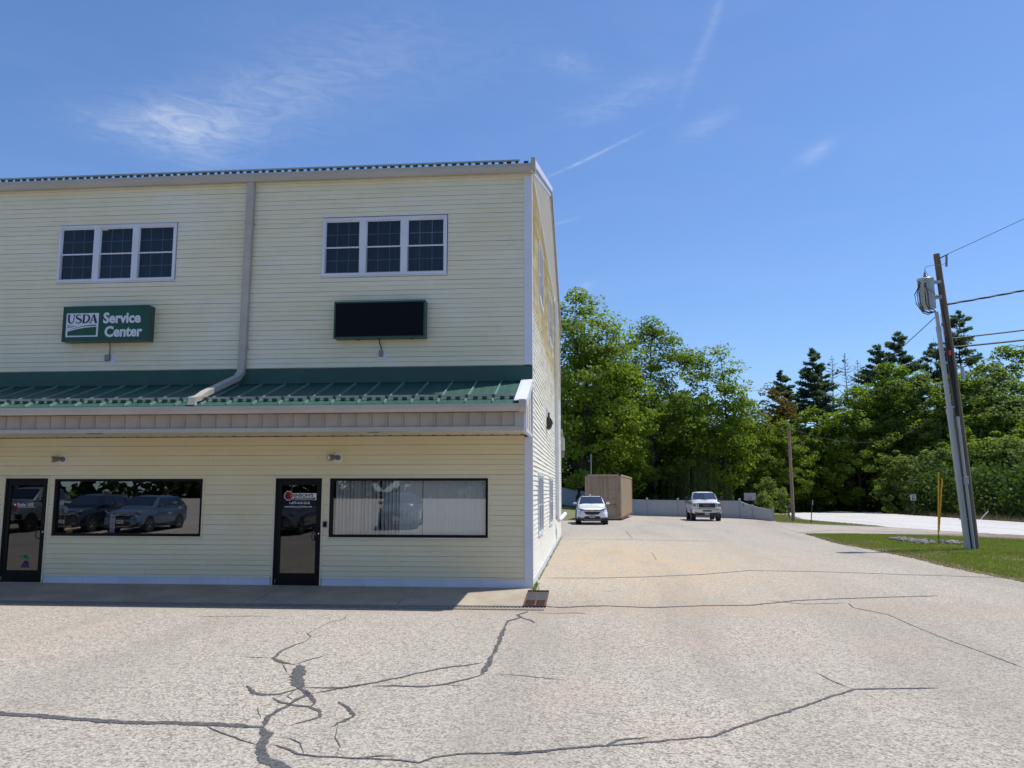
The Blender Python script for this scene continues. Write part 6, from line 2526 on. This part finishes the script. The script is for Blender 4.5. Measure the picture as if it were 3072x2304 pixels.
def willow(key, seed, h, rad):
    r_ = random.Random(seed)
    g = np.random.default_rng(seed)
    m = MB()
    tube_np(m, [(0, 0, -.2), (.1, 0, h * .22), (.05, .05, h * .42)], .16, .12, 8)
    V, S = [], []
    for i in range(95):
        a = r_.uniform(0, 6.283)
        e = rad * math.sqrt(r_.random()) * .95
        zt = h * (1.0 - .30 * (e / rad) ** 2) * r_.uniform(.86, 1.03)
        top_ = Vector((math.cos(a) * e, math.sin(a) * e, zt))
        if i < 26:
            tube_np(m, bent((.05, .05, h * .40), top_, r_, .10, 5), .06, .012, 5)
        for s_ in range(4):
            x, y = top_.x + r_.gauss(0, .22), top_.y + r_.gauss(0, .22)
            ln = r_.uniform(.30, .75) * h
            z = zt + r_.uniform(-.2, .1)
            n = int(ln / .055)
            tt = np.linspace(0, 1, n)
            out = (tt ** .5) * .35
            c = np.stack([x + math.cos(a) * out + g.normal(0, .04, n), y + math.sin(a) * out + g.normal(0, .04, n), z - ln * tt], 1)
            keep = c[:, 2] > .15
            c = c[keep]
            n = len(c)
            if n < 3:
                continue
            d = np.stack([g.normal(0, .5, n), g.normal(0, .5, n), -np.ones(n)], 1)
            d /= np.linalg.norm(d, axis=1, keepdims=True)
            pr = np.cross(d, g.normal(size=(n, 3)))
            pr /= np.linalg.norm(pr, axis=1, keepdims=True) + 1e-9
            sz = .115 * g.uniform(.7, 1.3, n)[:, None]
            v = np.stack([c - d * sz, c + pr * sz * .34, c + d * sz, c - pr * sz * .34], 1).reshape(-1, 3)
            V.append(v)
            S.append(np.clip(r_.uniform(.1, .9) + g.normal(0, .12, n), 0, 1))
    CROWNS[key] = leaf_mesh('crown', np.concatenate(V), 'leaf_willow', np.concatenate(S))
    tm = m.build('trunk', 'bark', smooth=True)
    TRUNKS[key] = tm.data
    bpy.data.objects.remove(tm)


def plant(name, key, x, y, label, cat='tree', group=None, scale=1.0, rz=0.0, sz=None):
    t = empty(name, (x, y, fence_ground(x, y) - .05), rz)
    t.scale = (scale, scale, sz or scale)
    tag(t, label, cat, group)
    link_mesh('trunk', TRUNKS[key], t)
    if key in CROWNS:
        link_mesh('crown', CROWNS[key], t)
    return t


deciduous('oak', 21, 21.6, 6.6, .16, 'leaf_bright', 'round', 270, 112, .175, .30, 9, open_=.45)
deciduous('maple', 22, 21.2, 6.8, .24, 'leaf_mid', 'round', 265, 112, .172, .30, 8, open_=.5)
deciduous('maple_two', 23, 17.0, 4.6, .18, 'leaf_bright', 'round', 175, 105, .168, .22, 7, open_=.4)
deciduous('ash', 24, 18.4, 4.6, .14, 'leaf_bright', 'tall', 135, 100, .168, .22, 9, bare_top=True, open_=.55)
deciduous('brown', 25, 15.6, 3.9, .2, 'leaf_brown', 'round', 130, 60, .18, .2, 7, open_=.4)
deciduous('edge_a', 26, 13.6, 4.4, .10, 'leaf_bright', 'round', 180, 105, .168, .18, 7, open_=.35)
deciduous('edge_b', 27, 16.0, 4.2, .12, 'leaf_mid', 'tall', 180, 105, .168, .2, 8, open_=.35)
deciduous('edge_c', 28, 14.5, 4.7, .10, 'leaf_pale', 'round', 185, 105, .165, .18, 7, open_=.35)
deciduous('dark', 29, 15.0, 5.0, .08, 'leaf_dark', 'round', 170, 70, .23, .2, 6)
deciduous('bush', 30, 7.6, 3.4, .04, 'leaf_pale', 'bush', 130, 85, .155, .09, 8, spread=1.5)
deciduous('sapling', 31, 3.4, 1.25, .12, 'leaf_pale', 'round', 46, 40, .105, .04, 6, spread=1.7)
conifer('pine_a', 41, 22.5, 5.2, .24, 40, 34, gap=.15, tuft=.46)
conifer('pine_b', 42, 22.5, 6.3, .22, 36, 38, gap=.25, tuft=.48)
conifer('pine_c', 43, 25.5, 6.3, .26, 30, 36, gap=.40, tuft=.48)
conifer('dead_pine', 44, 23.0, 3.4, .40, 30, 5, dead=True, trunk_r=.17)
willow('willow', 51, 6.6, 3.3)

GT = 'trees along the back of the lot'
plant('oak_tree', 'oak', 0.4, 63.5, 'tallest bright green tree rising right at the corner of the building', group=GT)
plant('maple_tree', 'maple_two', 3.4, 67.5, 'lower full tree between the building corner and the broad maple', group=GT, rz=1.2)
plant('maple_tree', 'maple', 8.1, 73.0, 'broad rounded maple with a forked dark trunk behind the fence', group=GT, rz=.6)
plant('ash_tree', 'ash', 15.6, 73.6, 'upright open tree with bare twigs at the top above the pickup', group=GT, rz=.4)
plant('maple_tree', 'edge_b', 12.2, 79, 'mid green tree filling the gap behind the willow', group=GT, rz=2.2, scale=.86)
plant('maple_tree', 'edge_b', 19.6, 79, 'narrow tree between the bare twigged ash and the brown tree', group=GT, rz=4.0, scale=.80)
plant('brown_tree', 'brown', 24.3, 86.6, 'brownish budding tree above the bare tan pole', group=GT)
GP = 'conifers above the road'
plant('pine_tree', 'pine_a', 29.8, 105, 'low dark pine behind the brown tree', group=GP, scale=.90, rz=1)
plant('pine_tree', 'pine_a', 33.0, 99.5, 'full cone shaped pine left of the dead pines', group=GP)
plant('dead_pine', 'dead_pine', 38.0, 108, 'leftmost grey dead pine beside the cone shaped pine', group=GP)
plant('dead_pine', 'dead_pine', 40.2, 108.5, 'middle grey dead pine, widest of the bare ones', group=GP, rz=2.0, scale=1.02)
plant('dead_pine', 'dead_pine', 42.2, 109.5, 'rightmost grey dead pine next to the broad pine', group=GP, rz=4.0, scale=.98)
plant('pine_tree', 'pine_b', 39.9, 94.5, 'broad layered pine left half of the pair near the conduit', group=GP, rz=.5, scale=.97)
plant('pine_tree', 'pine_b', 42.9, 95.0, 'taller broad pine just left of the leaning utility pole', group=GP, rz=2.6, scale=1.05)
plant('pine_tree', 'pine_b', 50.1, 101, 'dark pine half hidden behind the leaning utility pole', group=GP, rz=4.4, scale=1.03)
plant('pine_tree', 'pine_c', 48.9, 91, 'tallest open branched pine right of the leaning utility pole', group=GP, rz=1.5)
plant('pine_tree', 'pine_a', 54.5, 97, 'short pine at the right edge above the leafy trees', group=GP, rz=3.3, scale=.74)
GE = 'leafy trees along the far side of the road'
for (key, x, y, sc, rz, lab) in (
        ('edge_a', 28.6, 85, .92, .3, 'small bright tree right of the bare tan pole'),
        ('edge_a', 33.0, 83, 1.08, 1.6, 'bright rounded tree below the dead pines'),
        ('edge_b', 37.6, 84.5, 1.10, .2, 'tall bright tree below the broad pines'),
        ('edge_c', 40.9, 83, 1.12, 2.8, 'leafy tree behind the white conduit pipe'),
        ('edge_a', 43.4, 80, 1.15, 4.1, 'bright tree right of the utility pole below the tall pine'),
        ('edge_c', 47.2, 80.5, 1.18, .9, 'pale green tree near the right edge below the wires'),
        ('edge_b', 51.8, 84.5, 1.22, 5.0, 'tall leafy tree at the right edge of the view'),
        ('edge_a', 24.0, 81, .78, 2.0, 'shaded tree behind the speed limit sign side of the driveway'),
        ('edge_c', 56.5, 79, 1.15, 3.0, 'leafy tree just beyond the right edge'),
        ('edge_a', 46.5, 70.0, .75, 5.5, 'rounded tree in front of the pale one at the right'),
        ('edge_a', 40.5, 72.5, .66, 1.1, 'small tree between the pole and the yellow guards'),
        ('edge_c', 44.5, 62.0, .66, 2.4, 'small leafy tree behind the nearest shrub')):
    plant('leafy_tree', key, x, y, lab, group=GE, scale=sc, rz=rz)
GS = 'shrubs along the far road edge'
for (x, y, sc, rz, lab) in ((36.4, 68.5, .95, .2, 'pale shrub behind the yellow guy wire guards'), (39.6, 66.0, 1.08, 1.9, 'pale shrub right of the leaning pole'),
                            (40.5, 60.5, 1.05, 3.6, 'shiny pale shrub nearest the right edge'), (35.0, 74.0, .9, 5.0, 'shrub half hidden behind the conduit riser')):
    plant('shrub', 'bush', x, y, lab, 'shrub', GS, sc, rz)
plant('willow_tree', 'willow', 13.4, 75.0, 'small weeping willow with hanging pale strands behind the pickup', scale=1.06)
plant('sapling', 'sapling', 18.5, 64.5, 'taller young sapling beside the basketball backboard', 'tree', scale=1.03)
plant('sapling', 'sapling', 19.6, 62.5, 'lower spreading sapling at the end of the fence', 'tree', scale=.74, rz=2)
plant('sapling', 'sapling', 17.5, 61.5, 'low leafy sapling touching the curved fence top', 'tree', scale=.62, rz=4)
GD = 'dark trees in the shade of the wood'
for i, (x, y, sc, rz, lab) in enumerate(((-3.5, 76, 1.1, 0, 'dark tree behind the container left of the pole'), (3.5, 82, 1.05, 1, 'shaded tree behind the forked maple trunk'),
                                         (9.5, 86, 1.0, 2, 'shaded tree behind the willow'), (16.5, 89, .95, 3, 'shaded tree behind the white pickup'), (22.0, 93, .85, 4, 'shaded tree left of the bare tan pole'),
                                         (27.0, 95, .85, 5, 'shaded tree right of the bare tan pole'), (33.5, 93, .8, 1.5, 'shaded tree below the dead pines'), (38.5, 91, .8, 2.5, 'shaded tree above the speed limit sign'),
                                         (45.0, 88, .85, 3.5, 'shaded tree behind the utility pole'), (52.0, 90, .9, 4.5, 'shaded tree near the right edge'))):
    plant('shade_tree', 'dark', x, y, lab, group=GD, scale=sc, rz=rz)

# undergrowth and the depth of the wood: leaf masses nobody could count
def leaf_mass(name, label, boxes, mat, size, seed):
    g = np.random.default_rng(seed)
    V, S = [], []
    for (p, q, z0, z1, th, n) in boxes:
        p, q = np.array(p), np.array(q)
        nc = max(4, n // 45)
        u = g.uniform(0, 1, nc)
        cx_ = p[None] + (q - p)[None] * u[:, None] + g.normal(0, th, (nc, 2))
        hz = z0 + (z1 - z0) * g.uniform(0, 1, nc) ** 1.25
        for k in range(nc):
            m_ = 45
            d = g.normal(size=(m_, 3))
            d /= np.linalg.norm(d, axis=1, keepdims=True)
            rr = g.uniform(.6, 1.5)
            gz = float(T(cx_[k, 0], cx_[k, 1]))
            pos = np.array([cx_[k, 0], cx_[k, 1], gz + hz[k]]) + d * rr * (g.uniform(.2, 1, m_) ** .5)[:, None] * np.array([1.2, 1.2, .75])
            pos[:, 2] = np.maximum(pos[:, 2], gz + .03)
            nr = d * .6 + g.normal(size=(m_, 3)) * .6 + np.array([0, -.1, .6])
            V.append(leaf_quads(pos, nr, size * g.uniform(.6, 1.3, m_), .65, g, .4))
            S.append(np.clip(g.uniform(.05, .7) + g.normal(0, .15, m_), 0, 1))
    o = link_mesh(name, leaf_mesh(name, np.concatenate(V), mat, np.concatenate(S)))
    tag(o, label, None, None, 'stuff')
    return o


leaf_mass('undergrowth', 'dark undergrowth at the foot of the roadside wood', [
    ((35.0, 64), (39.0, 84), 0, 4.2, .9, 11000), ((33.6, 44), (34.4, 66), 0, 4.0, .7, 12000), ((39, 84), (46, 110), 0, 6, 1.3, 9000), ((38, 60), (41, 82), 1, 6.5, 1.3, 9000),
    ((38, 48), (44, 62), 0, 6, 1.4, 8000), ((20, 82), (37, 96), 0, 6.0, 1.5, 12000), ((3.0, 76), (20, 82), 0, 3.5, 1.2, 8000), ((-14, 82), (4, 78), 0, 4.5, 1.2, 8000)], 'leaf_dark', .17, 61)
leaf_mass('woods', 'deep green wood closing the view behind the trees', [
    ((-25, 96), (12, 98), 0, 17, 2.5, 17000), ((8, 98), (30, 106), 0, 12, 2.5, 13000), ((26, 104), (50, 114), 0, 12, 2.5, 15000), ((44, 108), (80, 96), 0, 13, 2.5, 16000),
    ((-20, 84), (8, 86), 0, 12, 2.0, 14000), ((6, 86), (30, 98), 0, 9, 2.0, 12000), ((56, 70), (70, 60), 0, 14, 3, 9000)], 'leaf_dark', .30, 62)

leaf_mass('hedgerow', 'dark wood across the street mirrored in the shop glass', [((-95, -60), (-30, -66), 0, 9, 1.5, 12000), ((-34, -66), (25, -70), 0, 9, 1.5, 12000)], 'leaf_dark', .45, 63)
# trees behind the viewer, seen only in the window glass
for i, (x, y, sc, lab) in enumerate(((-44, -62, .9, 'leftmost dark tree mirrored in the shop window'), (-34, -66, 1.0, 'second dark tree mirrored in the shop window'), (-24, -64, .85, 'third dark tree mirrored above the parked cars'),
                                     (-14, -68, 1.0, 'fourth dark tree mirrored above the door'), (-4, -70, .9, 'rightmost dark tree mirrored in the corner window'))):
    plant('shade_tree', 'dark', x, y, lab, group='trees mirrored in the glass', scale=sc, rz=i)

# trunks standing in the wood
r = random.Random(77)
for i, (x, y) in enumerate(((1.5, 76), (6.0, 79), (11.5, 82), (18.5, 84), (22.5, 82), (26.0, 88), (30.5, 86), (36.5, 89), (44.5, 84))):
    pass

# ------------------------------------------------------------------ grass blades
def blades(name, label, pts, hmin, hmax, mat, seed, lift=0.0):
    g = np.random.default_rng(seed)
    n = len(pts)
    z = T(pts[:, 0], pts[:, 1]) + lift
    a = g.uniform(0, 6.283, n)
    h = g.uniform(hmin, hmax, n)
    w = g.uniform(.006, .014, n)
    lean = g.normal(0, .35, (n, 2)) * h[:, None]
    base = np.stack([pts[:, 0], pts[:, 1], z], 1)
    s = np.stack([np.cos(a) * w, np.sin(a) * w, np.zeros(n)], 1)
    tip = base + np.stack([lean[:, 0], lean[:, 1], h], 1)
    v = np.stack([base - s, base + s, tip], 1).reshape(-1, 3)
    me = np_mesh(name, v, np.arange(3 * n).reshape(n, 3), mat, g.uniform(0, 1, n))
    o = link_mesh(name, me)
    tag(o, label, None, None, 'stuff')
    return o


g = np.random.default_rng(5)


def scatter(n, xa, xb, ya, yb, cond):
    x = g.uniform(xa, xb, n)
    y = g.uniform(ya, yb, n)
    k = cond(x, y)
    return np.stack([x[k], y[k]], 1)


fn, ff = interp(isl_near), interp(isl_far)
vn = np.vectorize(fn)
vf = np.vectorize(ff)


def patch(x, y):
    return np.sin(x * 1.7 + 1.3 * np.sin(y * .9)) * np.sin(y * 1.1 + 1.1 * np.sin(x * .8))


P_ = scatter(330000, 10.3, 21.0, 1.0, 22.0, lambda x, y: (x > vn(y) + .15 + .25 * g.uniform(0, 1, len(x))) & (x < vf(y) - 1.1 - .5 * patch(x, y)) & (g.uniform(0, 1, len(x)) < .52 + .40 * patch(x, y)))
blades('grass', 'green mown grass of the verge round the utility pole', P_, .03, .075, 'grass_blade', 71, .005)
P_ = scatter(110000, 10.3, 21.0, 1.0, 22.0, lambda x, y: (x > vn(y) - .12) & (x < vf(y) + .2) & (((x < vn(y) + 1.0) | (x > vf(y) - 2.2)) & (g.uniform(0, 1, len(x)) < .7) | (g.uniform(0, 1, len(x)) < .28 - .25 * patch(x, y))))
blades('dry_grass', 'dry straw coloured grass along the worn edge of the verge', P_, .02, .06, 'dry_grass', 72, .005)
vs_ = np.vectorize(interp(strip_near))
vr_ = np.vectorize(interp(road_near))
P_ = scatter(70000, 8, 22, 30, 60, lambda x, y: (x > vs_(y) + .1) & (x < vr_(y) - .5) & (g.uniform(0, 1, len(x)) < .75))
blades('grass', 'patchy grass strip between the lot and the road', P_, .04, .10, 'grass_blade', 73, .02)
P_ = scatter(30000, 8, 22, 30, 60, lambda x, y: (x > vs_(y)) & (x < vr_(y) - .1) & (g.uniform(0, 1, len(x)) < .5))
blades('dry_grass', 'dry grass and weeds beside the bare tan pole', P_, .04, .12, 'dry_grass', 74, .02)
P_ = scatter(6000, 29.0, 33, 38, 85, lambda x, y: (x > np.vectorize(interp(road_far))(y) + .1) & (x < np.vectorize(interp(road_far))(y) + 1.6))
blades('dry_grass', 'tall dry weeds along the far road edge', P_, .25, .65, 'dry_grass', 75, -.1)
# weeds in the joint at the foot of the side wall
P_ = np.concatenate([np.stack([.035 + np.abs(g.normal(0, .018, 420)), g.uniform(-.05, 18.5, 420) ** 1.0], 1), np.stack([.03 + np.abs(g.normal(0, .035, 130)), g.uniform(-.30, .9, 130)], 1)])
blades('weeds', 'small weeds in the joint along the side wall', P_,   .02, .07, 'grass_blade', 76, 0.0)
